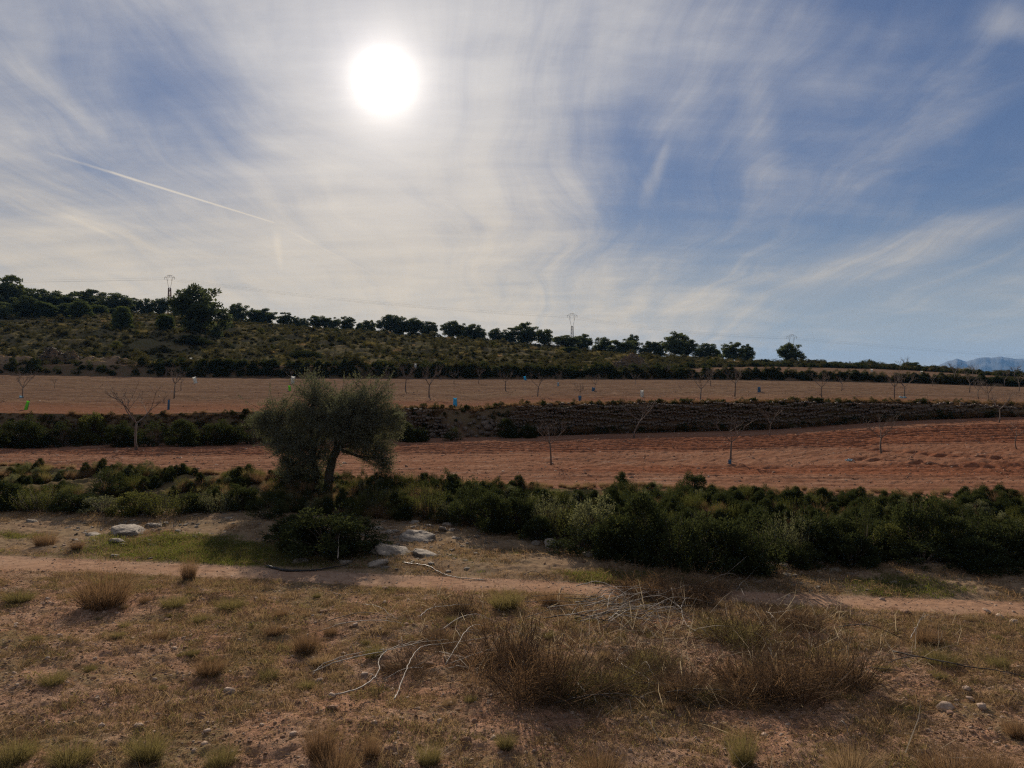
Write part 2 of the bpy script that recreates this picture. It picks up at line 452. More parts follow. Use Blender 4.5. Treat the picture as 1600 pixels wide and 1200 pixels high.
M['plain'] = soil_mat('far_plain', (.12, .11, .07), (.16, .13, .08), (.08, .075, .05), (.2, .17, .12), .01, .2)
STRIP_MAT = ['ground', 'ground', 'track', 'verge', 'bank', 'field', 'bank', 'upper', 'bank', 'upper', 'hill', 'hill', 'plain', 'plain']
M['pine'] = leaf_mat('pine_needles', (.044, .060, .034), (.105, .128, .068), .32)
M['young_pine'] = leaf_mat('young_pine_needles', (.045, .062, .026), (.095, .118, .05), .32)
M['scrub'] = leaf_mat('hill_scrub_leaf', (.046, .047, .025), (.098, .09, .05), .3)
M['olive'] = leaf_mat('olive_leaf', (.060, .068, .050), (.15, .155, .118), .30, (1.2, 1.2, .75))
M['lentisk'] = leaf_mat('dark_shrub_leaf', (.022, .031, .017), (.056, .066, .031), .33)
M['broom'] = leaf_mat('bright_shrub_leaf', (.046, .056, .022), (.108, .112, .045), .40)
M['silver'] = leaf_mat('silvery_shrub_leaf', (.075, .085, .055), (.17, .175, .115), .35)
M['dry'] = leaf_mat('dry_grass', (.165, .118, .072), (.34, .255, .158), .44, (1.1, 1.0, .8))
M['straw'] = leaf_mat('bleached_straw', (.34, .28, .20), (.56, .48, .36), .3, (1.05, 1.0, .85))
M['rust'] = leaf_mat('rust_brown_grass', (.115, .076, .047), (.26, .178, .11), .42, (1.12, 1.0, .8))
M['olivegrass'] = leaf_mat('faded_green_grass', (.10, .09, .045), (.225, .19, .095), .46, (1.12, 1.05, .75))
M['green'] = leaf_mat('green_grass', (.085, .10, .03), (.17, .175, .06), .42, (1.15, 1.15, .65))
M['brush'] = leaf_mat('dead_brush_stem', (.085, .055, .035), (.20, .135, .085), .15)
M['bark'] = rough_mat('dark_bark', (.035, .027, .020), (.10, .078, .060), 9, .02, .95, (1, 1, .3))
M['almond'] = rough_mat('almond_bark', (.075, .055, .045), (.19, .15, .125), 14, .006, .9, (1, 1, .4))
M['pale_twig'] = rough_mat('bleached_wood', (.16, .132, .105), (.38, .33, .275), 18, .004, .7, (1, 1, .4))
M['dark_wood'] = rough_mat('dark_cut_wood', (.025, .020, .017), (.075, .058, .046), 14, .006, .8, (1, 1, .4))
M['lime'] = rough_mat('limestone', (.13, .108, .085), (.34, .29, .235), 5, .06, .95)
M['wallstone'] = rough_mat('wall_limestone', (.065, .050, .040), (.20, .16, .125), 4, .05, .95)
M['redstone'] = rough_mat('earthy_stone', (.28, .185, .13), (.52, .40, .31), 6, .02, .95)
M['clod'] = rough_mat('earth_clod', (.14, .078, .049), (.33, .195, .128), 6, .02, 1.0)
M['steel'] = rough_mat('galvanised_steel', (.12, .12, .125), (.22, .215, .21), 3, .002, .6)
M['redsteel'] = rough_mat('rusted_steel', (.16, .075, .055), (.24, .14, .11), 3, .002, .7)
M['insul'] = rough_mat('insulator_glass', (.05, .06, .06), (.10, .11, .11), 9, .002, .3)
def plastic(n, c):
    m, t, out = new_mat(n)
    d = t.new('ShaderNodeBsdfDiffuse'); tl = t.new('ShaderNodeBsdfTranslucent'); mx = t.new('ShaderNodeMixShader')
    p = t.new('ShaderNodeTexCoord').outputs['Object']
    cc = t.mix(t.step(t.noise(p, 14, 4), .35, .75, 0, .45), c, tuple(v * .6 + .06 for v in c))
    t.put(d.inputs[0], cc); t.put(tl.inputs[0], cc); mx.inputs[0].default_value = .5
    t.l.new(d.outputs[0], mx.inputs[1]); t.l.new(tl.outputs[0], mx.inputs[2]); t.l.new(mx.outputs[0], out.inputs[0]); return m
M['p_white'] = plastic('white_plastic', (.80, .80, .76)); M['p_cyan'] = plastic('cyan_plastic', (.10, .55, .78))
M['p_blue'] = plastic('blue_plastic', (.10, .21, .34)); M['p_green'] = plastic('green_plastic', (.28, .74, .10))
M['p_pale'] = plastic('pale_blue_plastic', (.38, .52, .60)); M['hose'] = rough_mat('black_polythene', (.012, .012, .013), (.03, .03, .03), 6, .001, .5)
M['mountain'] = rough_mat('mountain_rock', (.045, .055, .06), (.075, .08, .075), .004, 10., 1.0)

# ------------------------------------------------------------------ terrain sheets
def tone_of(k, t, px, x, y):
    n = fbm(x * .5, y * .5, 4, 101); n2 = fbm(x * 1.7, y * 1.7, 3, 131)
    g = np.zeros((len(x), 4)); g[:, 3] = 1
    gz = sstep(t, .0, .08) * sstep(t, .50, .30) * np.maximum(np.exp(-((px - 330) / 130) ** 2), np.maximum(.8 * sstep(px, 130, 0), np.maximum(np.exp(-((px - 890) / 80) ** 2), .25 * sstep(px, 1300, 1400))))
    r = np.where(k == 3, gz * sstep(n + .2, .0, .3), 0)
    r = np.where(k == 1, sstep(n + n2 * .5 + .12 * sstep(y, 12, 16), .2, .55) * .6, r)
    r = np.where(k == 4, .3, r); r = np.where(k == 10, .25 * sstep(n, -.2, .25), r)
    b = np.where(k == 1, sstep(n2 - n * .6, .0, .4) * .8, 0); b = np.where(k == 3, sstep(n2, .05, .35) * .7, b)
    b = np.where((k == 7) | (k == 9), sstep(fbm(x * .12, y * .5, 3, 151), .0, .5) * .35 + .10 * sstep(t, .3, 1), b)
    band = sstep(t + n * .05, .50, .56) * sstep(t + n * .05, .86, .78) * (.45 + .45 * sstep(px, 600, 1250))
    ruts = (np.exp(-((t - .205) / .03) ** 2) + np.exp(-((t - .255) / .03) ** 2)) * sstep(px, 780, 1100) * .9
    turn = 0
    for rad in (5.6, 7.8):
        rr = np.hypot((x - 25.5) * .62, y - 36.); turn = turn + np.exp(-((rr - rad) / .32) ** 2) * sstep(px, 1280, 1400) * (.45 + .5 * (np.sin(np.arctan2(y - 36., x - 25.5) * rad * 14) > 0))
    low = sstep(t + n * .1, .17, .02) * .0
    edge = sstep(px, 1250, 1600) * .35
    red = np.where(k == 5, np.clip(np.maximum(np.maximum(band, ruts), turn) + edge + sstep(n2, .1, .4) * .25 + low, 0, .95), 0)
    red = np.where(k == 7, sstep(t, .25, .02) * .55, red)
    red = np.where(k == 1, sstep(n2, .12, .4) * .25, red)
    g[:, 0] = r; g[:, 1] = red; g[:, 2] = b
    return g


def build_terrain():
    inner = np.linspace(-0.80, 0.80, 721)
    o = np.geomspace(0.81, 2.6, 34)
    full = np.concatenate([-o[::-1], inner, o]); half = np.concatenate([-o[::-1], inner[::2], o])
    rows = [14, 300, 26, 80, 56, 260, 12, 190, 8, 40, 110, 24, 16, 10]
    done = {}
    for s, name in enumerate(STRIPS):
        U = full if s <= 6 else half
        px = np.clip(800 + F * U, -800, 2400)
        da = np.interp(px, XS, D[s]); db = np.interp(px, XS, D[s + 1])
        n = rows[s]; tt = np.linspace(0, 1, n + 1)
        if s == 1: tt = tt ** 1.25
        if s == 13 or s == 12: tt = tt ** 2
        Y = da[None] + (db - da)[None] * tt[:, None]
        X = U[None] * np.maximum(Y, 9.0)
        x, y = X.ravel(), Y.ravel()
        pxx = 800 + F * x / np.maximum(y, 9.0)
        z = height(x, y - (1e-6 if s else 0) * 0)
        # exact strip membership for border rows
        k = np.full(x.shape, s); t = np.repeat(tt, len(U))
        za = np.interp(np.clip(pxx, -800, 2400), XS, Z[s]); zb = np.interp(np.clip(pxx, -800, 2400), XS, Z[s + 1])
        th = 1 - (1 - t) ** 1.35 if s == 10 else t
        z = za + (zb - za) * th + relief(x, y, k, t, pxx)
        m = len(U); i = np.arange(n)[:, None] * m; j = np.arange(m - 1)[None]
        q = np.stack([i + j, i + j + 1, i + m + j + 1, i + m + j], -1).reshape(-1, 4)
        done.setdefault(name, []).append((np.stack([x, y, z], 1), q, tone_of(k, t, pxx, x, y), STRIP_MAT[s]))
    for name, L in done.items():
        V = []; Q = []; T = []; c = 0
        for v, q, g, mt in L: V.append(v); Q.append(q + c); T.append(g); c += len(v)
        me = mesh_np(name, np.concatenate(V), [np.concatenate(Q)], True, [M[L[0][3]]])
        a = me.attributes.new('tone', 'FLOAT_COLOR', 'POINT'); a.data.foreach_set('color', np.concatenate(T).astype(np.float32).ravel())
        tag(put(name, me), kind='structure')


build_terrain()


def build_mountains():
    d = 9000.0
    kn = [(1380, 592), (1440, 580), (1462, 572), (1480, 566), (1495, 561), (1511, 566), (1523, 562), (1535, 560), (1550, 560), (1565, 558),
          (1585, 561), (1605, 562), (1660, 552), (1720, 560), (1800, 548), (1900, 556), (2050, 545), (2300, 570), (2500, 592)]
    px = np.arange(1380, 2501, 1.5); top = np.interp(px, [a for a, b in kn], [b for a, b in kn])
    rows = 26; V = []
    for r in range(rows + 1):
        f = r / rows                                    # 0 foot, .5 crest, 1 far foot
        dep = d - 900 + 2600 * f
        prof = np.sin(np.pi * min(f / .62, 1) * .5) if f < .62 else np.cos(np.pi * .5 * (f - .62) / .38)
        x = (px - 800) / F * dep
        hz = (600 - top) / F * (d - 900 + 2600 * .62) + 36 + (fbm(px * .10, px * 0 + 1.0, 3, 5) * 14)
        gully = fbm(x * .0030, x * 0 + dep * .0030, 4, 9) * 60 * np.sin(np.pi * min(f / .62, 1))
        V.append(np.stack([x, np.full_like(x, dep), -45 + (hz + 9) * prof + gully], 1))
    m = len(px); i = np.arange(rows)[:, None] * m; j = np.arange(m - 1)[None]
    q = np.stack([i + j, i + j + 1, i + m + j + 1, i + m + j], -1).reshape(-1, 4)
    tag(put('mountains', mesh_np('mountains', np.concatenate(V), [q], True, [M['mountain']])), kind='structure')


build_mountains()


def build_haze():
    mb = MB(); mb.box((0, 5480, 100), (26000, 11000, 680))     # bottom at -240, top at 440, ends just past the mountains
    m, t, out = new_mat('haze_air')
    v = t.new('ShaderNodeVolumePrincipled'); v.inputs['Color'].default_value = (.22, .50, 1.0, 1)
    v.inputs['Density'].default_value = 4.6e-5; v.inputs['Anisotropy'].default_value = .1
    t.l.new(v.outputs[0], out.inputs['Volume'])
    o = put('haze', mb.mesh('haze', m)); tag(o, 'pale blue haze in the air over the land', 'haze', kind='stuff')

# ------------------------------------------------------------------ labels by landmark
ORD = ['first', 'second', 'third', 'fourth', 'fifth', 'sixth', 'seventh', 'eighth', 'ninth', 'tenth', 'eleventh', 'twelfth', 'thirteenth', 'fourteenth', 'fifteenth']


def ordinals(pxs, marks):
    """for each px: (ordinal, side, landmark) counted outward from the landmark that gives the lowest count"""
    res = []
    for p in pxs:
        best = None
        for mp, mn, both in marks:
            if p > mp and both in ('r', 'b'): c = sum(1 for q in pxs if mp < q <= p); side = 'right of'
            elif p < mp and both in ('l', 'b'): c = sum(1 for q in pxs if p <= q < mp); side = 'left of'
            else: continue
            if best is None or c < best[0]: best = (c, side, mn)
        res.append(best)
    return res


# ------------------------------------------------------------------ plants: builders
def ball(rng, n, power=0.45):
    v = rng.normal(size=(n, 3)); v /= np.linalg.norm(v, axis=1)[:, None]
    return v * (rng.random(n) ** power)[:, None]


def pine_parts(seed, style):
    """pine, 1 unit tall"""
    rng = np.random.default_rng(seed); tr = MB(); cr = MB()
    lean = rng.normal(size=2) * .05
    def axis(z): return np.array([lean[0] * z + .015 * math.sin(7 * z + seed), lean[1] * z, z])
    if style == 'umbrella': cz, rx, rz, n = .55, .43, .45, 64
    elif style == 'round': cz, rx, rz, n = .46, .42, .54, 72
    elif style == 'tall': cz, rx, rz, n = .47, .33, .53, 60
    else: cz, rx, rz, n = .47, .32, .50, 50            # young: foliage to the ground, tapering
    tr.tube([axis(z) for z in np.linspace(-.03, cz + rz * .4, 9)], np.linspace(.028, .010, 9), 6)
    pts = []
    while len(pts) < n:
        p = ball(rng, 1, .33)[0]
        if style == 'young': p[:2] *= 1.05 - .72 * (p[2] * .5 + .5)
        if style == 'umbrella' and p[2] < 0: p[:2] *= 1 + .55 * p[2]
        c = axis(cz) + p * [rx, rx, rz]
        if all(np.linalg.norm(c - q) > .055 for q in pts): pts.append(c)
    for i, c in enumerate(pts):
        z0 = max(.12, c[2] - .10 - .22 * np.hypot(c[0], c[1]) / rx * .6)
        if i % 2 == 0:
            a = axis(min(z0, cz + rz * .3)); mid = (a + c) / 2 + [0, 0, -.02]
            tr.tube([a, mid, c], [.010, .007, .003], 4, False)
        r = rng.uniform(.07, .13) * (.85 if style == 'tall' else 1)
        m = int(95 * (r / .09) ** 1.5)
        off = ball(rng, m, .40) * [r, r, r * .78]
        dirs = off * [1, 1, 1] + rng.normal(size=(m, 3)) * r * .5 + [0, 0, r * .5]
        cr.leaves(c + off, dirs, rng.uniform(.040, .080, m), rng.uniform(.016, .030, m), rng)
    m = 700
    core = axis(cz) + ball(rng, m, .6) * [rx * .72, rx * .72, rz * .75]
    cr.leaves(core, rng.normal(size=(m, 3)), rng.uniform(.06, .10, m), .045, rng)
    return [('trunk', tr.mesh('pine_trunk', M['bark'])), ('crown', cr.mesh('pine_crown', M['young_pine'] if style == 'young' else M['pine']))]


def shrub_parts(seed, style, mat):
    """shrub, 1 unit wide and tall"""
    rng = np.random.default_rng(seed); st = MB(); fo = MB()
    if style == 'upright':                              # bundles of steep leafy shoots
        for i in range(150):
            a = rng.uniform(0, 2 * np.pi); rb = .30 * math.sqrt(rng.random()); base = np.array([rb * math.cos(a), rb * math.sin(a), 0])
            L = rng.uniform(.55, 1.0) * (1 - .35 * rb / .3 * rng.random()); tilt = rng.uniform(.05, .55) * (rb / .3 + .2)
            d = np.array([math.cos(a) * tilt, math.sin(a) * tilt, 1.0]); d /= np.linalg.norm(d)
            tip = base + d * L + rng.normal(size=3) * .03
            if i % 3 == 0: st.tube([base + [0, 0, -.05], (base + tip) / 2, tip], [.007, .005, .002], 3, False)
            m = int(40 * L); f = rng.uniform(.15, 1.0, m)[:, None]
            C = base + (tip - base) * f + rng.normal(size=(m, 3)) * .014
            fo.leaves(C, d + rng.normal(size=(m, 3)) * .55, rng.uniform(.03, .06, m), rng.uniform(.007, .014, m), rng)
    else:
        n = 46 if style == 'round' else 30
        for i in range(n):
            p = ball(rng, 1, .30)[0]; p[2] = abs(p[2])
            c = p * [.42, .42, .80] + [0, 0, .06]
            st.tube([[p[0] * .08, p[1] * .08, -.05], c * [.5, .5, .62], c], [.012, .008, .003], 3, False)
            r = rng.uniform(.08, .16)
            m = int((150 if style == 'round' else 80) * (r / .12) ** 1.6)
            off = ball(rng, m, .42) * r
            fo.leaves(c + off, off + rng.normal(size=(m, 3)) * r * .6 + [0, 0, r * .6], rng.uniform(.03, .058, m), rng.uniform(.014, .026, m), rng)
        for i in range(26):                             # stray shoots that break the outline
            p = ball(rng, 1, .1)[0]; p[2] = abs(p[2]) * .8 + .2
            c = p * [.40, .40, .74]; d = p * [.6, .6, 1.0]; L = rng.uniform(.10, .24)
            st.tube([c, c + d * L], [.004, .002], 3, False)
            f = rng.uniform(0, 1, 16)[:, None]
            fo.leaves(c + d * L * f + rng.normal(size=(16, 3)) * .012, d + rng.normal(size=(16, 3)) * .6, .04, .016, rng)
    return [('stems', st.mesh('shrub_stems', M['bark'])), ('foliage', fo.mesh('shrub_foliage', M[mat]))]


def tuft_mesh(seed, mat, n=420, rad=.16, splay=.75, lmin=.45, lmax=1.0, w=.006):
    """grass tussock, about 1 unit tall"""
    rng = np.random.default_rng(seed); mb = MB()
    a = rng.uniform(0, 2 * np.pi, n); r = rad * np.sqrt(rng.random(n))
    B = np.stack([r * np.cos(a), r * np.sin(a), np.full(n, -.02)], 1)
    s = splay * (r / rad) * rng.uniform(.4, 1.2, n) + rng.normal(size=n) * .12
    aa = a + rng.normal(size=n) * .5
    Dr = np.stack([np.cos(aa) * s, np.sin(aa) * s, np.ones(n)], 1)
    mb.blades(B, Dr, rng.uniform(lmin, lmax, n), rng.uniform(.5, 1.2, n) * w, rng.uniform(0, 1.1, n), rng)
    return mb.mesh('tussock', M[mat])


def dry_bush_parts(seed, mat):
    """tangled dry stems, 1 unit tall and wide"""
    rng = np.random.default_rng(seed); st = MB(); fo = MB()
    for i in range(90):
        a = rng.uniform(0, 2 * np.pi); rb = .34 * math.sqrt(rng.random()); b = np.array([rb * math.cos(a), rb * math.sin(a), -.02])
        L = rng.uniform(.45, 1.0); d = np.array([math.cos(a) * rb * 1.5, math.sin(a) * rb * 1.5, 1]) + rng.normal(size=3) * .22
        d /= np.linalg.norm(d); k = rng.normal(size=3) * .07
        P = [b, b + d * L * .5 + k, b + d * L - [0, 0, .06] + k * 1.5]
        st.tube(P, [.005, .004, .0015], 3, False)
        for j in range(4):
            f = rng.uniform(.3, .95); c = P[0] + (P[2] - P[0]) * f; q = d + rng.normal(size=3) * .7
            st.tube([c, c + q * rng.uniform(.08, .2)], [.0025, .001], 3, False)
    n = 1900
    sub = [(rng.normal() * .2, rng.normal() * .2, rng.uniform(.14, .26), rng.uniform(.4, 1.0), rng.normal(size=2) * .35) for _ in range(8)]
    w_ = np.array([q[2] for q in sub]); pick = rng.choice(8, n, p=w_ / w_.sum()); S_ = np.array([[q[0], q[1], q[2], q[3], q[4][0], q[4][1]] for q in sub])[pick]
    a = rng.uniform(0, 2 * np.pi, n); r = S_[:, 2] * np.sqrt(rng.random(n)); dome = np.sqrt(np.clip(1.1 - (r / S_[:, 2]) ** 2, 0, 1))
    B = np.stack([S_[:, 0] + r * np.cos(a), S_[:, 1] + r * np.sin(a), rng.random(n) ** 1.3 * .62 * dome * S_[:, 3] - .02], 1)
    Dr = np.stack([np.cos(a) * r * 2.2 + S_[:, 4], np.sin(a) * r * 2.2 + S_[:, 5], np.full(n, .8)], 1) + rng.normal(size=(n, 3)) * .42
    fo.blades(B, Dr, rng.uniform(.12, .40, n) * (.5 + .5 * S_[:, 3]), rng.uniform(.0018, .0034, n), rng.uniform(0, 1.3, n), rng)
    return [('stems', st.mesh('dry_stems', M['brush'])), ('blades', fo.mesh('dry_blades', M[mat]))]


def almond_parts(seed, height_=2.2, spread=1.0, lean=(0, 0), thick=1.0):
    """bare young almond: short trunk, open vase of limbs, fine twigs"""
    rng = np.random.default_rng(seed); tr = MB(); br = MB()
    h0 = height_ * rng.uniform(.34, .44); top = np.array([lean[0] * h0, lean[1] * h0, h0])
    bend = rng.normal(size=3) * [.05, .05, 0]
    tr.tube([[0, 0, -.08], top * .35 + bend, top * .75 + bend * .7, top], np.array([.040, .030, .025, .023]) * thick * height_ / 2.2, 7)
    def grow(p, d, L, r, depth):
        n = 4; P = [p]; q = np.array(p); dd = d / np.linalg.norm(d)
        for i in range(n):
            dd = dd + rng.normal(size=3) * .10 + [0, 0, .10]; dd /= np.linalg.norm(dd); q = q + dd * L / n; P.append(q.copy())
        br.tube(P, np.linspace(r, r * .5, n + 1), 5 if depth == 0 else 3, False)
        if depth >= 3: return
        for i in range(rng.integers(3, 6) if depth < 2 else rng.integers(2, 5)):
            f = rng.uniform(.3, 1.0) * n; j = min(int(f), n - 1); c = P[j] + (P[j + 1] - P[j]) * (f - j)
            side = rng.normal(size=3); side[2] = abs(side[2]) * .4
            grow(c, dd * .7 + side * .65, L * rng.uniform(.42, .68), r * .48, depth + 1)
    k = rng.integers(3, 5); a0 = rng.uniform(0, 6.28)
    for i in range(k):
        a = a0 + i * 2 * np.pi / k + rng.normal() * .3
        grow(top - [0, 0, .03], np.array([math.cos(a) * spread, math.sin(a) * spread, rng.uniform(.55, 1.0)]), height_ * rng.uniform(.36, .46), .016 * thick * height_ / 2.2, 0)
    return [('trunk', tr.mesh('almond_trunk', M['almond'], True)), ('branches', br.mesh('almond_branches', M['almond']))]


def hull(pts):
    import bmesh
    bm = bmesh.new()
    for p in pts: bm.verts.new(p)
    r = bmesh.ops.convex_hull(bm, input=bm.verts)
    bmesh.ops.delete(bm, geom=[v for v in bm.verts if not v.link_faces], context='VERTS')
    bm.verts.index_update()
    V = [v.co[:] for v in bm.verts]; Fc = [[v.index for v in f.verts] for f in bm.faces]; bm.free()
    return np.array(V), np.array(Fc)


def stone_geo(seed, n=16, box=.55):
    """blocky stone of about unit size, some 25 faces"""
    rng = np.random.default_rng(seed); v = rng.normal(size=(n, 3))
    v /= (np.abs(v) ** 3.2).sum(1)[:, None] ** (1 / 3.2); v *= rng.uniform(.82, 1.06, n)[:, None] * .5
    return hull(v)


STONE_GEO = [stone_geo(s) for s in range(40, 52)]


def stone_mesh(i, mat):
    V, f = STONE_GEO[i % 12]; return mesh_np('stone', V, [f], False, [M[mat]])


def boulder_mesh(seed, mat, sx, sy, sz, sub=4, amp=.22, lay=0.0):
    """weathered rock: subdivided sphere squared off and worn by noise, bedded in layers"""
    import bmesh
    rng = np.random.default_rng(seed); v = rng.normal(size=(46, 3)); v /= (np.abs(v) ** 3).sum(1)[:, None] ** (1 / 3.)
    v *= rng.uniform(.72, 1.08, 46)[:, None]
    bm = bmesh.new()
    for p in v: bm.verts.new(p)
    bmesh.ops.convex_hull(bm, input=bm.verts)
    bmesh.ops.delete(bm, geom=[q for q in bm.verts if not q.link_faces], context='VERTS')
    bmesh.ops.subdivide_edges(bm, edges=bm.edges[:], cuts=6, use_grid_fill=True)
    bmesh.ops.triangulate(bm, faces=bm.faces[:]); bm.verts.index_update()
    V = np.array([q.co[:] for q in bm.verts]); fc = np.array([[q.index for q in f.verts] for f in bm.faces]); bm.free()
    n = fbm(V[:, 0] * 2.2 + V[:, 2] * 1.9 + seed, V[:, 1] * 2.2 - V[:, 2] * 1.3, 5, seed, .6)
    crack = np.abs(fbm(V[:, 0] * 1.6 + V[:, 1] * .8 + seed * 3, V[:, 2] * 2.4 + V[:, 1], 3, seed + 5, .5))
    V = V * (1 + amp * .35 * n - amp * .35 * np.clip(.09 - crack, 0, 1) / .09 * .6)[:, None]
    return mesh_np('rock', V * [sx, sy, sz], [fc], False, [M[mat]])


def scatter(name, P, rot, scl, idx, meshes, label, cat, kind='stuff'):
    """geometry-node instances for uncountable growth"""
    c = bpy.data.collections.new(name + '_sources')
    for i, me in enumerate(meshes):
        o = bpy.data.objects.new('%s_source_%02d' % (name, i), me); c.objects.link(o)
    n = len(P); me = bpy.data.meshes.new(name); me.vertices.add(n)
    me.vertices.foreach_set('co', np.asarray(P, np.float32).ravel())
    a = me.attributes.new('turn', 'FLOAT_VECTOR', 'POINT'); a.data.foreach_set('vector', np.asarray(rot, np.float32).ravel())
    a = me.attributes.new('size', 'FLOAT_VECTOR', 'POINT'); a.data.foreach_set('vector', np.asarray(scl, np.float32).ravel())
    a = me.attributes.new('pick', 'INT', 'POINT'); a.data.foreach_set('value', np.asarray(idx, np.int32))
    ng = bpy.data.node_groups.new(name, 'GeometryNodeTree')
    ng.interface.new_socket('Geometry', in_out='INPUT', socket_type='NodeSocketGeometry')
    ng.interface.new_socket('Geometry', in_out='OUTPUT', socket_type='NodeSocketGeometry')
    N = ng.nodes; L = ng.links
    gi = N.new('NodeGroupInput'); go = N.new('NodeGroupOutput'); ip = N.new('GeometryNodeInstanceOnPoints')
    ci = N.new('GeometryNodeCollectionInfo'); ci.inputs['Collection'].default_value = c
    ci.inputs['Separate Children'].default_value = True; ci.inputs['Reset Children'].default_value = True
    def attr(nm, ty):
        q = N.new('GeometryNodeInputNamedAttribute'); q.data_type = ty; q.inputs['Name'].default_value = nm
        return [s for s in q.outputs if s.enabled and s.name == 'Attribute'][0]
    e = N.new('FunctionNodeEulerToRotation')
    L.new(attr('turn', 'FLOAT_VECTOR'), e.inputs[0]); L.new(e.outputs[0], ip.inputs['Rotation'])
    L.new(attr('size', 'FLOAT_VECTOR'), ip.inputs['Scale']); L.new(attr('pick', 'INT'), ip.inputs['Instance Index'])
    ip.inputs['Pick Instance'].default_value = True
    L.new(gi.outputs[0], ip.inputs['Points']); L.new(ci.outputs[0], ip.inputs['Instance']); L.new(ip.outputs[0], go.inputs[0])
    o = put(name, me); md = o.modifiers.new('scatter', 'NODES'); md.node_group = ng
    return tag(o, label, cat, kind=kind)


def strip_points(rng, n, s, t0=0., t1=1., p0=-120, p1=1720, keep=None, tpow=1.0):
    """random terrain points within a strip, evenly spread over its ground area"""
    out = []
    while sum(len(o) for o in out) < n:
        m = n * 3
        px = rng.uniform(p0, p1, m); t = t0 + (t1 - t0) * rng.random(m) ** tpow
        da = np.interp(px, XS, D[s]); db = np.interp(px, XS, D[s + 1]); y = da + (db - da) * t
        x = (px - 800) / F * y
        ok = rng.random(m) < y / y.max()
        if keep is not None: ok &= keep(x, y, px, t)
        out.append(np.stack([x, y], 1)[ok])
        if len(out) > 60: break
    xy = np.concatenate(out)[:n]
    return np.column_stack([xy, height(xy[:, 0], xy[:, 1])])


def turns(rng, n, tilt=.12):
    return np.column_stack([rng.normal(size=n) * tilt, rng.normal(size=n) * tilt, rng.uniform(0, 6.28, n)])


def sizes(rng, lo, hi, n, flat=(.8, 1.2)):
    s = rng.uniform(lo, hi, n); return np.column_stack([s, s, s * rng.uniform(*flat, n)])


# ------------------------------------------------------------------ dry-stone terrace wall
def build_wall():
    rng = np.random.default_rng(5)
    wall = put('dry_stone_wall', None, None, tuple(on(1100, 47.8)))
    tag(wall, 'long low dry stone terrace wall behind the red field', 'wall')
    org = np.array(wall.location)
    st = []
    px = 655.0
    def face(x):
        p = 800 + x / 48.2 * F
        d = np.interp(p, XS, D[6]); p = 800 + x / d * F
        return p, np.interp(p, XS, D[6]), np.interp(p, XS, Z[6]), np.interp(p, XS, Z[7]), np.interp(p, XS, slump)
    z = 0.0; row = 0
    while z < 2.6:
        hh = rng.uniform(.11, .20); x = -6.8 + rng.uniform(0, .2)
        while x < 31.5:
            w = rng.uniform(.12, .29) * (1.15 if z < .4 else 1.0)
            p, d, zb, zt, sl = face(x + w / 2)
            htot = zt - zb + .06
            lim = htot * (1 - 1.25 * sl) + rng.normal() * .05
            if z + hh * .6 < lim and not (p < 690 and rng.random() < .35):
                dep = rng.uniform(.26, .38)
                st.append((np.array([x + w / 2, d - .02 + .16 * (z / max(htot, .5)) + rng.normal() * .03, zb + z + hh / 2 - .04 + .09 * math.sin(x * 1.7 + row * 2.3) + rng.normal() * .02]),
                           np.array([w * 1.10, dep, hh * rng.uniform(.8, 1.35)]), rng.normal(size=3) * [.10, .16, .10], int(rng.integers(12))))
            x += w
        z += hh; row += 1
    order = sorted(range(len(st)), key=lambda i: -st[i][1][0] * st[i][1][2])
    big = set(order[:290])
    meshes = [stone_mesh(i, 'wallstone') for i in range(12)]
    rest = MB()
    from mathutils import Euler
    for i, (c, s, r, k) in enumerate(st):
        if i in big: put('stone', meshes[k], wall, tuple(c - org), tuple(r), tuple(s))
        else:
            V, f = STONE_GEO[k]; Rm = np.array(Euler(tuple(r)).to_matrix())
            rest.add((V * s) @ Rm.T + c - org, f)
    o = put('stonework', rest.mesh('stonework', M['wallstone']), wall); o['kind'] = 'stuff'
    # blocks lying where the wall has come down
    n = 0
    spots = [(680, 668, .34), (690, 676, .3), (684, 660, .3), (696, 668, .28), (703, 678, .24), (676, 680, .3), (712, 662, .26), (720, 666, .34), (726, 672, .36),
             (734, 664, .3), (741, 660, .3), (738, 676, .32), (748, 668, .34), (752, 676, .3), (758, 664, .4), (763, 670, .48), (770, 664, .36), (768, 656, .3),
             (775, 672, .3), (757, 655, .3), (747, 654, .26), (781, 664, .3), (786, 656, .3), (731, 680, .24), (745, 682, .24), (692, 684, .22), (762, 680, .3), (648, 684, .2), (805, 674, .32)]
    rows_ = {True: sorted(a for a, b, w in spots if b < 668), False: sorted(a for a, b, w in spots if b >= 668)}
    nth = ['first', 'second', 'third', 'fourth', 'fifth', 'sixth', 'seventh', 'eighth', 'ninth', 'tenth', 'eleventh', 'twelfth', 'thirteenth', 'fourteenth', 'fifteenth', 'sixteenth', 'seventeenth', 'eighteenth']
    for a, b, w in spots:
        p = at(a, b, 43, 54); s = w * 1.3 * rng.uniform(.85, 1.15)
        o = put('fallen_stone', meshes[n % 12], None, (p.x, p.y - .15, p.z + s * .22), tuple(rng.normal(size=3) * .5), (s, s * rng.uniform(.7, 1), s * rng.uniform(.55, .85)))
        up = b < 668; tag(o, '%s fallen block from the left in the %s part of the collapsed terrace wall' % (nth[rows_[up].index(a)], 'upper' if up else 'lower'), 'stone', 'stones fallen from the terrace wall'); n += 1


build_wall()

# ------------------------------------------------------------------ pines on the ridge and hillside
PINES = {'round': [pine_parts(s, 'round') for s in (1, 2, 3)], 'umbrella': [pine_parts(s, 'umbrella') for s in (11, 12, 13)],
         'tall': [pine_parts(s, 'tall') for s in (21, 22)], 'young': [pine_parts(s, 'young') for s in (31, 32)]}
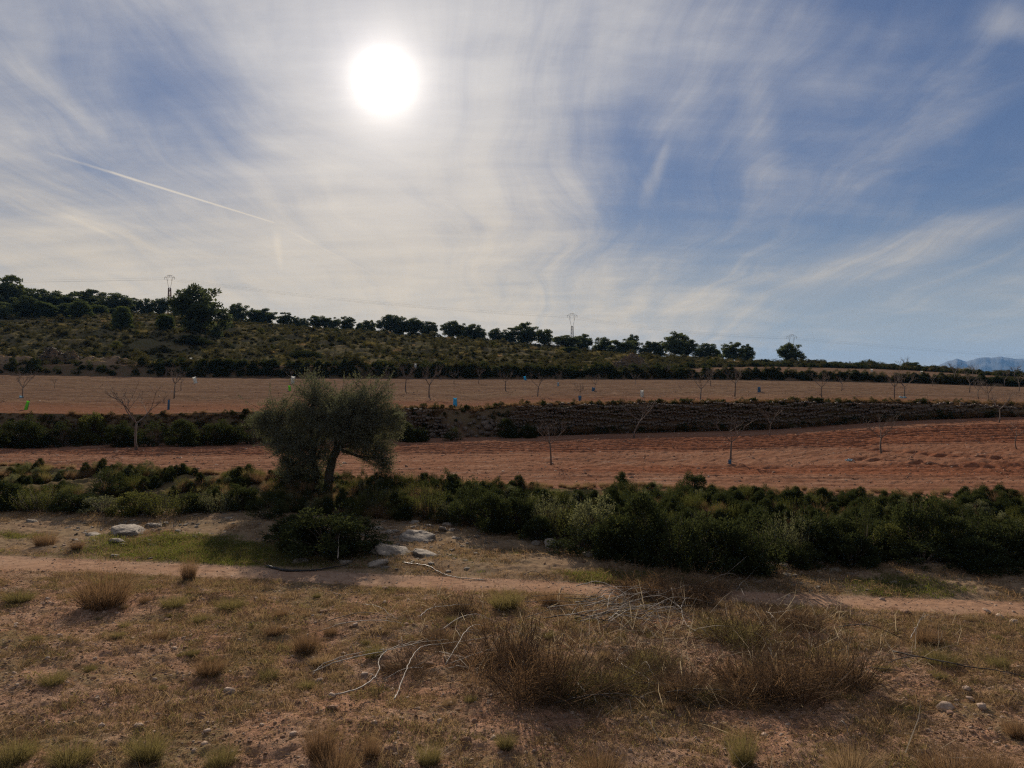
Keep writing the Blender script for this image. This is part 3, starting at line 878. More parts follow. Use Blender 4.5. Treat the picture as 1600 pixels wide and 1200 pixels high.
# px, top row, base row, width in px, depth, style
PINE_LIST = [(16, 428, 512, 58, 165, 'tall'), (-22, 440, 515, 60, 168, 'round'), (50, 449, 512, 52, 172, 'tall'), (84, 455, 508, 56, 178, 'round'), (112, 458, 505, 46, 182, 'tall'),
    (141, 454, 498, 50, 192, 'umbrella'), (175, 458, 494, 58, 188, 'round'), (126, 470, 512, 44, 160, 'young'), (205, 464, 492, 30, 196, 'tall'), (36, 462, 514, 46, 158, 'round'), (68, 468, 514, 44, 158, 'young'), (100, 472, 512, 44, 166, 'round'), (152, 474, 508, 44, 172, 'young'), (-4, 470, 520, 50, 150, 'round'), (180, 480, 505, 34, 176, 'round'),
    (228, 465, 490, 26, 199, 'tall'), (253, 466, 491, 30, 199, 'umbrella'), (276, 474, 492, 18, 199, 'tall'),
    (314, 446, 534, 84, 128, 'round'), (192, 477, 530, 40, 132, 'young'), (258, 488, 526, 36, 130, 'young'),
    (374, 474, 505, 34, 196, 'round'), (398, 481, 506, 28, 198, 'round'), (418, 483, 508, 36, 198, 'umbrella'), (447, 487, 509, 22, 198, 'tall'), (461, 493, 511, 17, 198, 'round'), (474, 496, 512, 15, 198, 'round'),
    (497, 492, 513, 30, 197, 'umbrella'), (519, 495, 515, 28, 197, 'round'), (543, 493, 516, 23, 196, 'tall'), (562, 502, 519, 16, 196, 'young'), (577, 499, 521, 24, 195, 'round'),
    (604, 489, 523, 34, 192, 'round'), (624, 493, 524, 24, 192, 'tall'), (646, 497, 526, 34, 192, 'umbrella'), (669, 500, 528, 26, 191, 'round'),
    (704, 501, 531, 34, 190, 'umbrella'), (729, 504, 533, 34, 190, 'round'), (748, 509, 534, 28, 190, 'umbrella'),
    (779, 513, 539, 32, 188, 'round'), (800, 511, 540, 22, 188, 'tall'), (826, 505, 542, 40, 187, 'umbrella'), (850, 513, 543, 30, 187, 'umbrella'),
    (884, 524, 552, 44, 172, 'umbrella'), (913, 523, 552, 32, 178, 'umbrella'), (941, 527, 554, 30, 180, 'round'), (972, 529, 558, 44, 174, 'round'), (987, 524, 556, 24, 182, 'umbrella'),
    (1010, 533, 558, 26, 180, 'round'), (1030, 532, 559, 26, 178, 'round'), (1052, 520, 560, 42, 172, 'umbrella'), (1073, 528, 561, 30, 176, 'umbrella'), (890, 541, 562, 38, 140, 'young'),
    (1100, 534, 563, 34, 168, 'round'), (1121, 543, 563, 14, 174, 'young'), (1144, 533, 565, 36, 168, 'round'), (1168, 539, 566, 24, 170, 'umbrella'), (1237, 536, 568, 40, 162, 'round'),
    (1423, 565, 584, 24, 150, 'round')]
marks = [(0, 'the left edge of the photo', 'r'), (265, 'the left pylon', 'b'), (314, 'the big rounded pine', 'b'), (520, 'the two humps of the olive', 'b'), (711, 'the cyan tube', 'b'),
         (894, 'the middle pylon', 'b'), (1095, 'the gap before the last ridge pines', 'b'), (1237, 'the right pylon', 'b')]
LOOK = {'round': 'rounded dark pine', 'umbrella': 'flat-topped dark pine', 'tall': 'slender dark pine', 'young': 'bushy light green pine'}
special = {314: 'biggest dark rounded pine standing below the ridge beside the left pylon', 192: 'light green bushy pine on the slope left of the left pylon',
           258: 'light green bushy pine at the left foot of the biggest pine', 1237: 'lone rounded pine below the right pylon', 1423: 'small domed pine at the hedge far right near the mountains',
           126: 'light green pine in front of the left pine wood', 68: 'light green pine low in the left pine wood, nearer the edge', 152: 'light green pine at the right end of the left pine wood', -4: 'low dark pine at the very left edge below the tallest', 890: 'low wide bushy pine below the middle pylon', 16: 'tallest pine at the left edge standing above the others', -22: 'pine cut off by the left edge of the photo'}
ridge = [p for p in PINE_LIST if p[0] not in special]
names = {}
for st_ in LOOK:
    L = [p[0] for p in ridge if p[5] == st_]
    for p, (c, side, mn) in zip(L, ordinals(L, marks)): names[p] = '%s %s on the ridge, %s %s' % (ORD[c - 1], LOOK[st_], side, mn)
for i, (px, top, base, w, d, style) in enumerate(PINE_LIST):
    d *= 1.3; p = on(px, d); h = (600 - top) / F * d - p.z; wid = w / F * d
    base_w = {'round': .90, 'umbrella': .92, 'tall': .68, 'young': .68}[style]
    v = PINES[style][i % len(PINES[style])]
    s = wid / base_w * 1.1
    e = thing('pine_tree', special.get(px) or names[px], 'pine tree', v, (p.x, p.y, p.z - .1), i * 2.4, (s, s, h + .1), 'pines on the ridge')

# ------------------------------------------------------------------ pylons and their cables
def pylon(px, top, d, label, mat):
    d *= 1.3; p = on(px, d); zt = (600 - top) / F * d; hh = zt - p.z; k = d / F
    e = put('power_pylon', None, None, tuple(p)); tag(e, label, 'pylon', 'pylons of the power line')
    w0, w1, neck = .75, .36, hh - 20 * k
    mast = MB(); legs = [(-1, -1), (1, -1), (1, 1), (-1, 1)]
    def corner(q, z): w = w0 + (w1 - w0) * z / neck; return np.array([q[0] * w, q[1] * w * .6, z])
    for q in legs: mast.tube([corner(q, -.2), corner(q, neck)], .11, 4)
    put('mast', mast.mesh('mast', M[mat]), e)
    lat = MB(); n = 13
    for i in range(n):
        za, zb = neck * i / n, neck * (i + 1) / n
        for a in range(4):
            qa, qb = legs[a], legs[(a + 1) % 4]
            lat.tube([corner(qa, zb), corner(qb, zb)], .09, 4); lat.tube([corner(qa, za), corner(qb, zb)] if i % 2 else [corner(qb, za), corner(qa, zb)], .05, 4)
    put('lattice', lat.mesh('lattice', M[mat]), e)
    fork = MB(); fw = 4.4 * k
    for s in (-1, 1):
        fork.tube([[s * w1 * .8, 0, neck], [s * fw * .75, 0, neck + 9 * k], [s * fw, 0, hh - 5 * k], [s * fw * .55, 0, hh]], .05, 4)
        fork.tube([[s * fw * .8, 0, neck + 10 * k], [s * fw * .3, 0, hh]], .03, 4)
    fork.tube([[-fw * .55, 0, hh], [fw * .55, 0, hh]], .05, 4)
    put('fork', fork.mesh('fork', M[mat]), e)
    ends = []
    for s in (-1, 1):
        arm = MB(); xe = s * fw * 1.75; za = hh - 3 * k
        arm.tube([[s * fw * .9, 0, hh - 4 * k], [xe, 0, za]], .05, 4); arm.tube([[s * fw * .6, 0, hh], [xe, 0, za]], .03, 4)
        a = put('crossarm', arm.mesh('crossarm', M[mat]), e)
        ins = MB()
        for j in range(5): ins.tube([[xe, 0, za - .05 - j * .16], [xe, 0, za - .13 - j * .16]], [.10, .05], 6)
        ins.tube([[xe, 0, za], [xe, 0, za - .85]], .03, 4)
        put('insulator', ins.mesh('insulator', M['insul']), a); ends.append(np.array(p) + [xe, 0, za - .85])
    ins = MB()
    for j in range(5): ins.tube([[0, 0, hh - .05 - j * .16], [0, 0, hh - .13 - j * .16]], [.10, .05], 6)
    ins.tube([[0, 0, hh], [0, 0, hh - .85]], .03, 4)
    put('insulator', ins.mesh('insulator', M['insul']), e)
    return [ends[0], np.array(p) + [0, 0, hh - .85], ends[1]]


PY = [pylon(265, 430, 203, 'red-brown lattice pylon standing in the pines on the left', 'redsteel'),
      pylon(894, 490, 228, 'grey lattice pylon rising behind the pines in the middle', 'steel'),
      pylon(1237, 523, 236, 'small pylon whose forked top shows above the lone pine', 'steel')]
ext0 = [e + np.array([-330, -10, -2.]) for e in PY[0]]; ext1 = [e + np.array([260, 60, -12.]) for e in PY[2]]
spans = [(ext0, PY[0], 'running out of the photo left of the left pylon'), (PY[0], PY[1], 'strung between the left and the middle pylon'),
         (PY[1], PY[2], 'strung between the middle and the right pylon'), (PY[2], ext1, 'running on to the right of the right pylon')]
for A, B, where in spans:
    for j, pos in enumerate(('left', 'middle', 'right')):
        f = np.linspace(0, 1, 25)[:, None]; P = A[j] * (1 - f) + B[j] * f; P[:, 2] -= (4 * f * (1 - f))[:, 0] * 1.6
        mb = MB(); mb.tube(P, .010, 4)
        tag(put('power_cable', mb.mesh('power_cable', M['dark_wood'])), 'thin %s cable %s' % (pos, where), 'cable', 'cables of the power line')

# ------------------------------------------------------------------ the olive tree
def build_olive():
    rng = np.random.default_rng(77); d = 27.4; k = d / F
    base = on(512, d); base.z -= .05
    def W(px, py, dy=0.0): return np.array([(px - 800) / F * d - base.x, dy, (600 - py) / F * d - base.z])
    e = put('olive_tree', None, None, tuple(base)); tag(e, 'grey-green olive tree with a two-humped crown beside the track', 'olive tree')
    tr = MB()
    for a, r in (([W(512, 800), W(508, 770), W(514, 745), W(520, 715), W(528, 692, .1)], (.24, .18, .155, .15, .12)),
                 ([W(505, 800, .1), W(497, 765, .12), W(492, 735, .15), W(488, 705, .15)], (.13, .10, .09, .08)),
                 ([W(520, 800, -.1), W(523, 770, -.08), W(520, 745, 0)], (.15, .12, .10))):
        P = np.array(a); Q = []
        for i in range(len(P) - 1):
            for f in np.linspace(0, 1, 4)[:-1]: Q.append(P[i] + (P[i + 1] - P[i]) * f + rng.normal(size=3) * .018)
        Q.append(P[-1]); tr.tube(Q, np.interp(np.linspace(0, 1, len(Q)), np.linspace(0, 1, len(r)), r), 9)
    put('trunk', tr.mesh('olive_trunk', M['bark'], True), e)
    lobes = [(488, 626, 36, 46, .2), (580, 630, 40, 48, -.1), (434, 656, 42, 40, .1), (534, 662, 66, 56, -.35), (536, 640, 30, 34, .3), (603, 660, 26, 36, .2), (470, 692, 46, 34, -.2), (570, 690, 44, 34, .25),
             (592, 716, 22, 28, .1), (452, 728, 16, 22, 0), (498, 655, 50, 44, .55), (560, 655, 50, 46, -.55), (482, 738, 28, 26, .2), (445, 690, 36, 28, .3), (496, 715, 34, 30, -.2), (468, 755, 20, 22, -.1), (415, 662, 16, 22, .1)]
    cr = MB(); lim = []
    for px, py, rx, ry, dy in lobes:
        c = W(px, py, dy); R3 = np.array([rx * k, (rx + ry) * .5 * k, ry * k]) * .88
        n = int(40 + 1.9 * rx * ry / 22)
        cen = c + ball(rng, n, .36) * R3
        for j, q in enumerate(cen):
            m = int(rng.integers(34, 78)); L = rng.uniform(.12, .40)
            dr = (q - W(515, 690)) * [1, 1, .7] + rng.normal(size=3) * .5; dr /= np.linalg.norm(dr)
            dr = dr + [0, 0, rng.uniform(-.5, .5)]
            f = rng.uniform(-.6, 1, m)[:, None]
            C = q + dr * L * f + rng.normal(size=(m, 3)) * .06
            cr.leaves(C, dr + rng.normal(size=(m, 3)) * .8, rng.uniform(.055, .09, m), rng.uniform(.015, .023, m), rng)
            if j % 6 == 0: lim.append((c, q))
    for px, py, rx, ry, dy in lobes:                    # loose outer sprays
        c = W(px, py, dy)
        for j in range(int(6 + rx * ry / 130)):
            v = rng.normal(size=3); v[2] = v[2] * .7 + .45; v /= np.linalg.norm(v)
            q = c + v * np.array([rx, (rx + ry) / 2, ry]) * k * .86; L = rng.uniform(.25, .62); m = int(46 * L / .4)
            v = v + rng.normal(size=3) * .35 + [0, 0, .25]; f = rng.random(m)[:, None] ** .8
            C = q + v * L * f + rng.normal(size=(m, 3)) * .045 * (1.15 - f)
            cr.leaves(C, v + rng.normal(size=(m, 3)) * .75, rng.uniform(.055, .09, m), rng.uniform(.014, .021, m), rng)
            lim.append((c, q + v * L * .6))
    put('crown', cr.mesh('olive_crown', M['olive']), e)
    root1, root2 = W(524, 700, .08), W(489, 710, .15)
    for px, py, rx, ry, dy in lobes[:12]:
        c = W(px, py, dy); r0 = root2 if px < 505 else root1; mb = MB()
        mid = (r0 + c) / 2 + rng.normal(size=3) * .08
        mb.tube([r0, mid, c], [.075, .05, .022], 6, False)
        put('limb', mb.mesh('olive_limb', M['bark'], True), e)
    tw = MB()
    for c, q in lim: tw.tube([c, (c + q) / 2 + rng.normal(size=3) * .04, q], [.016, .010, .004], 3, False)
    put('twigs', tw.mesh('olive_twigs', M['bark']), e)


build_olive()

# ------------------------------------------------------------------ shrubs on the terrace bank and elsewhere
SH = {}
for mat, styles in (('lentisk', ('round', 'round', 'loose')), ('broom', ('upright', 'round', 'upright')), ('silver', ('upright', 'loose', 'upright')), ('scrub', ('round', 'loose'))):
    SH[mat] = [shrub_parts(200 + 10 * i + len(mat), s, mat) for i, s in enumerate(styles)]
DB = {'rust': [dry_bush_parts(301, 'rust'), dry_bush_parts(302, 'rust')], 'dry': [dry_bush_parts(303, 'dry')], 'olivegrass': [dry_bush_parts(304, 'olivegrass')]}
# px, base row, top row, width px, species, variant
BANK = [(14, 792, 733, 84, 'lentisk', 0), (62, 796, 744, 78, 'broom', 0), (118, 798, 752, 80, 'lentisk', 1), (166, 775, 716, 58, 'lentisk', 2), (160, 802, 760, 80, 'silver', 1), (212, 804, 750, 86, 'broom', 1),
        (258, 806, 749, 84, 'broom', 2), (304, 800, 756, 70, 'lentisk', 0), (342, 800, 752, 60, 'silver', 0), (378, 796, 738, 62, 'lentisk', 1), (418, 812, 752, 70, 'lentisk', 2), (455, 845, 770, 90, 'lentisk', 0),
        (515, 868, 778, 150, 'lentisk', 1), (560, 862, 785, 110, 'lentisk', 2), (478, 862, 795, 100, 'lentisk', 0), (584, 798, 746, 58, 'broom', 0), (628, 802, 752, 60, 'broom', 1), (668, 806, 750, 56, 'broom', 2), (706, 812, 752, 50, 'silver', 2),
        (732, 820, 736, 62, 'lentisk', 2), (772, 830, 732, 74, 'lentisk', 0), (808, 832, 742, 70, 'lentisk', 1), (856, 826, 754, 70, 'silver', 0), (893, 840, 756, 76, 'broom', 0), (930, 852, 756, 80, 'silver', 1), (968, 866, 750, 90, 'broom', 1),
        (1012, 876, 752, 96, 'lentisk', 0), (1052, 884, 752, 104, 'lentisk', 2), (1084, 800, 724, 46, 'lentisk', 1), (1102, 890, 764, 108, 'lentisk', 1), (1148, 892, 770, 110, 'lentisk', 0), (1186, 890, 780, 90, 'lentisk', 2), (905, 862, 790, 100, 'lentisk', 2),
        (960, 872, 790, 90, 'lentisk', 1), (838, 842, 780, 60, 'lentisk', 0),
        (1232, 870, 776, 76, 'silver', 2), (1272, 868, 774, 80, 'lentisk', 1), (1310, 870, 768, 86, 'lentisk', 0), (1352, 872, 776, 80, 'lentisk', 2), (1388, 872, 770, 64, 'broom', 1), (1436, 868, 758, 92, 'lentisk', 1), (1478, 872, 764, 92, 'lentisk', 0),
        (1520, 876, 778, 92, 'lentisk', 2), (1562, 880, 784, 92, 'lentisk', 1), (1604, 884, 784, 96, 'lentisk', 0), (1650, 884, 784, 96, 'lentisk', 2), (-40, 790, 738, 90, 'lentisk', 2), (1330, 884, 822, 90, 'lentisk', 0), (1440, 884, 818, 110, 'lentisk', 2), (1540, 892, 826, 110, 'lentisk', 0), (1250, 884, 830, 70, 'lentisk', 1)]
SPL = {'lentisk': 'dark green shrub', 'broom': 'bright sunlit green shrub', 'silver': 'silvery pale-tipped shrub'}
spec = {1084: 'small tree-like shrub sticking up above the others against the red field', 166: 'dark rounded bush standing above the green shrubs on the left', 515: 'wide dark bush around the foot of the olive',
        772: 'tallest dark upright shrub just right of the olive tree', 1436: 'dark hump-shaped bush rising over the bank on the right', -40: 'dark shrub cut off by the left edge', 1650: 'dark shrub cut off by the right edge',
        1330: 'low dark bush in the shade below the bank, left one on the right', 1440: 'low dark bush in the shade below the bank, middle one on the right', 1540: 'low dark bush in the shade below the bank, nearest the right edge', 1250: 'low dark bush beside the pale rocks at the bank foot'}
bm_ = [(0, 'the left edge', 'r'), (166, 'the dark rounded bush', 'b'), (515, 'the olive trunk', 'b'), (772, 'the tallest upright shrub', 'b'), (1084, 'the tree-like shrub', 'b'), (1436, 'the hump-shaped bush', 'b'), (1640, 'the right edge', 'l')]
nm = {}
for sp in SPL:
    L = sorted(b[0] for b in BANK if b[4] == sp and b[0] not in spec)
    for p, (c, side, mn) in zip(L, ordinals(L, bm_)): nm[(p, sp)] = '%s %s on the bank %s %s' % (ORD[c - 1], SPL[sp], side, mn)
for i, (px, base, top, w, sp, v) in enumerate(BANK):
    p = at(px, base, 14, 40); d = p.y
    if px == 1084: p = on(px, 24.9); d = p.y
    h = max((600 - top) / F * d - p.z, .35) * (.84 if px < 420 else .84 + .18 * math.sin(i * 2.7)); s = w / F * d * 1.08
    thing('bank_shrub', spec.get(px) or nm[(px, sp)], 'shrub', SH[sp][v], (p.x, p.y, p.z - .04), i * 1.9, (s, s, h), 'shrubs along the terrace bank')

# brambles over the left half of the upper terrace step
STEP = [(-20, 700, 645, 90, 'lentisk'), (40, 700, 640, 80, 'lentisk'), (95, 698, 652, 70, 'lentisk'), (146, 690, 634, 52, 'broom'), (190, 698, 650, 60, 'lentisk'), (240, 697, 652, 70, 'lentisk'), (292, 697, 648, 66, 'lentisk'), (345, 695, 648, 70, 'lentisk'),
        (392, 694, 640, 60, 'lentisk'), (636, 690, 652, 48, 'lentisk'), (655, 690, 662, 40, 'lentisk'), (708, 688, 664, 36, 'lentisk'), (795, 684, 648, 40, 'lentisk'), (826, 684, 656, 34, 'lentisk')]
lst = [b[0] for b in STEP if b[4] == 'lentisk']
for i, (px, base, top, w, sp) in enumerate(STEP):
    p = at(px, base, 41, 54); d = p.y; s = w / F * d * 1.1; h = (600 - top) / F * d - p.z
    if sp == 'broom': lab = 'sunlit green bush topping the upper terrace step on the left'
    elif px < 0: lab = 'dark bramble on the upper terrace step cut off by the left edge'
    else:
        q = [v for v in lst if v > 0]; c, side, mn = ordinals([px], [(0, '', 'r')])[0]
        (c, side, mn) = ordinals(q, [(0, 'the left edge', 'r'), (146, 'the sunlit bush', 'b'), (515, 'the olive tree', 'b'), (740, 'the fallen wall stones', 'b')])[q.index(px)]
        lab = '%s dark bramble along the upper terrace step %s %s' % (ORD[c - 1], side, mn)
    thing('bramble_bush', lab, 'bush', SH[sp][i % 3 if sp == 'lentisk' else 1], (p.x, p.y, p.z - .05), i * 2.1, (s, s * .8, h), 'bushes on the upper terrace step')

# distinct bushes along the far hedges and on the hillside
FARB = [(305, 565, 522, 66, 112, 'big dark bush below the biggest pine'), (1300, 580, 564, 70, 138, 'long low dark bush in the far hedge right of the lone pine'), (1356, 581, 561, 46, 136, 'rounded dark bush in the far hedge at the right'),
        (1394, 582, 567, 30, 137, 'small dark bush in the far hedge left of the domed pine'), (1455, 585, 569, 34, 136, 'dark bush where the mountains begin on the right'), (1492, 600, 585, 48, 90, 'dark bush at the far end of the upper field near the right edge'),
        (1560, 604, 588, 80, 88, 'wide dark thicket at the right edge of the upper field'), (1045, 592, 568, 34, 92, 'greenish bush on the hedge bank right of the stone heap'), (640, 576, 560, 60, 100, 'dark thicket beyond the hedge bank right of the olive'), (480, 574, 546, 70, 104, 'dark thicket behind the two pale-trunked almonds'),
        (160, 576, 562, 44, 100, 'dark low bush right of the brush heap on the left'), (1215, 576, 560, 40, 142, 'dark bush at the foot of the lone pine'), (715, 590, 566, 40, 90, 'dark bush on the hedge bank above the cyan tube')]
for i, (px, base, top, w, d, lab) in enumerate(FARB):
    d *= 1.3; p = on(px, d); s = w / F * d; h = max((600 - top) / F * d - p.z, .8)
    thing('hedge_bush', lab, 'bush', SH['lentisk'][i % 3], (p.x, p.y, p.z - .1), i * 1.3, (s * 1.1, s, h * 1.1), 'bushes along the far hedges')

# ------------------------------------------------------------------ bare almond trees
# px, base row, top row, spread, lean, thickness
ALM1 = [(213, 704, 592, 1.15, (.0, 0), 1.0), (861, 725, 648, 1.2, (-.05, 0), .9), (1141, 722, 634, 1.3, (.06, 0), 1.0), (990, 685, 612, .9, (.38, 0), .9), (1378, 710, 634, 1.0, (-.03, 0), 1.0), (1589, 700, 650, 1.2, (-.02, 0), .9),
        (1203, 682, 630, .9, (.08, 0), .8), (1561, 660, 602, 1.1, (.05, 0), .9)]
AL1 = ['spreading bare almond left of the olive tree in the red field', 'bare almond with V-shaped limbs in the middle of the red field', 'bare almond with a blue tie at its foot in the red field', 'leaning bare almond in front of the dark terrace wall', 'bare almond with upright limbs in the red field on the right',
       'bare almond nearest the right edge in the red field', 'thin bare almond close under the terrace wall right of the leaning one', 'bare almond under the wall end near the right edge']
for i, (px, base, top, sp, ln, th) in enumerate(ALM1):
    p = at(px, base, 24, 55); h = (600 - top) / F * p.y - p.z
    thing('almond_tree', AL1[i], 'almond tree', almond_parts(500 + i, h, sp, ln, th * 1.3), tuple(p), 0, 1, 'bare almonds in the red field')
ALM2 = [(36, 622, 574), (85, 607, 588), (272, 623, 570), (283, 610, 580), (453, 598, 572), (606, 600, 575), (634, 612, 562), (671, 621, 565), (709, 600, 576), (748, 600, 572), (790, 612, 572), (840, 620, 576), (872, 600, 580), (906, 624, 596), (930, 611, 582), (992, 602, 580),
        (1042, 592, 566), (1064, 612, 598), (1094, 628, 572), (1111, 604, 572), (1148, 621, 568), (1284, 622, 576), (1315, 611, 584), (1397, 628, 574), (1413, 622, 576), (1515, 614, 574), (1529, 623, 588), (1543, 630, 592), (1570, 604, 574), (1491, 600, 562), (1457, 604, 584), (1592, 612, 578)]
AMESH = [almond_parts(540 + i, 2.2, 1.05, (.1 * math.sin(i * 2), 0), 1.5) for i in range(7)]
a2 = [a[0] for a in ALM2]
am = [(0, 'the left edge', 'r'), (306, 'the white tube', 'b'), (530, 'the olive tree', 'b'), (711, 'the cyan tube', 'b'), (1003, 'the cream tube', 'b'), (1247, 'the blue scrap', 'b'), (1430, 'the pale blue scrap', 'b'), (1610, 'the right edge', 'l')]
for i, ((px, base, top), (c, side, mn)) in enumerate(zip(ALM2, ordinals(a2, am))):
    p = at(px, base, 46, 125); h = ((600 - top) / F * p.y - p.z) / 2.2
    thing('almond_tree', '%s bare young almond in the upper field %s %s' % (ORD[c - 1], side, mn), 'almond tree', AMESH[i % 7], tuple(p), i * 1.7, (h * .9, h * .9, h), 'bare almonds in the upper field')
for i, (px, d, top, lab) in enumerate(((511, 98, 543, 'left of two pale-trunked almonds before the dark thicket'), (521, 98, 544, 'right of two pale-trunked almonds before the dark thicket'), (673, 93, 556, 'dark twiggy almond on the hedge bank right of the olive'),
                                       (1415, 137, 556, 'tall bare almond in the far hedge left of the domed pine'), (1405, 138, 562, 'thin bare almond beside the tall one in the far hedge'), (1520, 100, 566, 'bare tree against the blue mountains, left one'), (1585, 98, 568, 'bare tree against the blue mountains, right one'))):
    d *= 1.3; p = on(px, d); h = ((600 - top) / F * d - p.z) / 2.2
    thing('almond_tree', lab, 'almond tree', AMESH[(i + 3) % 7], tuple(p), i * 2.2, h, 'bare trees along the hedges')

# ------------------------------------------------------------------ tree guards: plastic tubes around young plants
def guard_mesh(mat, r, h, seed):
    rng = np.random.default_rng(seed); n = 14; an = np.arange(n) * 2 * np.pi / n; V = []; prof = np.linspace(0, 1, 6)
    for inner in (0, 1):
        for f in prof:
            rr = r * (1 + .08 * math.sin(5 * f + seed)) - inner * .006
            V.append(np.stack([np.cos(an) * rr, np.sin(an) * rr * .85, np.full(n, f * h) + .02 * np.cos(2 * an) * f], 1))
    V = np.concatenate(V); g = []
    for b in (0, 6):
        for i in range(5):
            for j in range(n):
                q = [(b + i) * n + j, (b + i) * n + (j + 1) % n, (b + i + 1) * n + (j + 1) % n, (b + i + 1) * n + j]; g.append(q if b == 0 else q[::-1])
    for j in range(n): g.append([5 * n + j, 5 * n + (j + 1) % n, 11 * n + (j + 1) % n, 11 * n + j])
    return mesh_np('tube', V, [np.array(g)], True, [M[mat]])


GUARD = [(40, 640, 625, 5, 'p_green', .28, 'bright green leaning tube at the field edge on the far left'), (33, 622, 616, 7, 'p_pale', .1, 'pale blue wrap at the foot of the leftmost almond'), (306, 599, 588, 4.5, 'p_white', -.25, 'white leaning tube in the upper field left of the olive'),
         (299, 567, 559, 3, 'p_white', -.1, 'small white tube above the hedge bank on the left'), (457, 600, 588, 5, 'p_white', .1, 'white tube at the left shoulder of the olive crown'), (453, 612, 602, 4, 'p_green', -.1, 'green tube below the white one by the olive crown'),
         (649, 575, 568, 3, 'p_white', 0, 'small white tube in the hedge right of the olive'), (711, 635, 621, 6.5, 'p_cyan', 0, 'bright cyan tube above the fallen wall stones'), (821, 594, 587, 4, 'p_cyan', -.2, 'small cyan tube at the far edge of the upper field'),
         (926, 612, 604, 5, 'p_blue', .2, 'blue tube beside a bare almond in the upper field middle'), (906, 627, 618, 5, 'p_blue', 0, 'blue tube around a thin almond near the wall top'), (1003, 621, 610, 4, 'p_white', 0, 'cream-white tube standing above the terrace wall middle'),
         (1098, 572, 567, 3, 'p_white', 0, 'tiny white tube in the far field right of the stone heap'), (1186, 614, 604, 5, 'p_blue', 0, 'dark blue tube in the upper field right of the middle'), (1323, 587, 580, 3, 'p_white', 0, 'left of two white tubes at the right hedge bank'),
         (1330, 589, 582, 3.4, 'p_white', 0, 'right of two white tubes at the right hedge bank'), (1362, 581, 577, 2.6, 'p_white', 0, 'tiny white tube below the rounded dark hedge bush'), (1440, 585, 580, 2.6, 'p_white', 0, 'tiny white tube in the far field near the mountains'),
         (263, 640, 624, 3.5, 'p_blue', .05, 'thin faded blue tube behind the spreading almond'), (1140, 725, 718, 5, 'p_blue', 0, 'blue tie around the foot of an almond in the red field'), (872, 604, 598, 3, 'p_pale', 0, 'pale tube at a thin almond in the upper field')]
for i, (px, base, top, w, mat, tilt, lab) in enumerate(GUARD):
    p = at(px, base, 24, 220); h = (base - top) / F * p.y; r = w / 2 / F * p.y * (1.2 if mat == 'p_white' else .9)
    e = put('tree_guard', None, None, (p.x, p.y, p.z - .03), (0, tilt, 0)); tag(e, lab, 'tree guard', 'plastic tree guards')
    put('tube', guard_mesh(mat, r, h, i), e)
    sk = MB(); sk.tube([[r * 1.15, 0, -.1], [r * 1.15, 0, h * .9]], .012, 5)
    put('stake', sk.mesh('stake', M['pale_twig']), e)
# crumpled plastic lying on the soil
for i, (px, py, w, mat, lab) in enumerate(((1247, 628, 12, 'p_blue', 'crumpled blue plastic scrap above the terrace wall on the right'), (1411, 622, 9, 'p_pale', 'pale blue plastic at the foot of an almond on the right'), (1328, 722, 11, 'p_pale', 'pale blue plastic scrap lying in the red field'),
                                           (1097, 626, 5, 'p_pale', 'small pale scrap left of the dark blue tube'))):
    p = at(px, py, 24, 80); s = w / F * p.y
    n = 12; gx, gy = np.meshgrid(np.linspace(-.5, .5, n), np.linspace(-.5, .5, n)); z = .16 + fbm(gx * 5 + i, gy * 5, 3, 400 + i) * .45
    V = np.stack([gx * s, gy * s * .9, z * s], -1).reshape(-1, 3); V2 = V - [0, 0, .008]
    q = np.array([[a * n + b, a * n + b + 1, (a + 1) * n + b + 1, (a + 1) * n + b] for a in range(n - 1) for b in range(n - 1)])
    rim = [b for b in range(n)] + [a * n + n - 1 for a in range(1, n)] + [(n - 1) * n + b for b in range(n - 2, -1, -1)] + [a * n for a in range(n - 2, 0, -1)]
    rq = np.array([[rim[j], rim[j - 1], rim[j - 1] + n * n, rim[j] + n * n] for j in range(len(rim))])
    tag(put('plastic_scrap', mesh_np('plastic_scrap', np.concatenate([V, V2]), [q, q[:, ::-1] + n * n, rq], True, [M[mat]]), None, tuple(p)), lab, 'plastic scrap', 'plastic scraps in the fields')

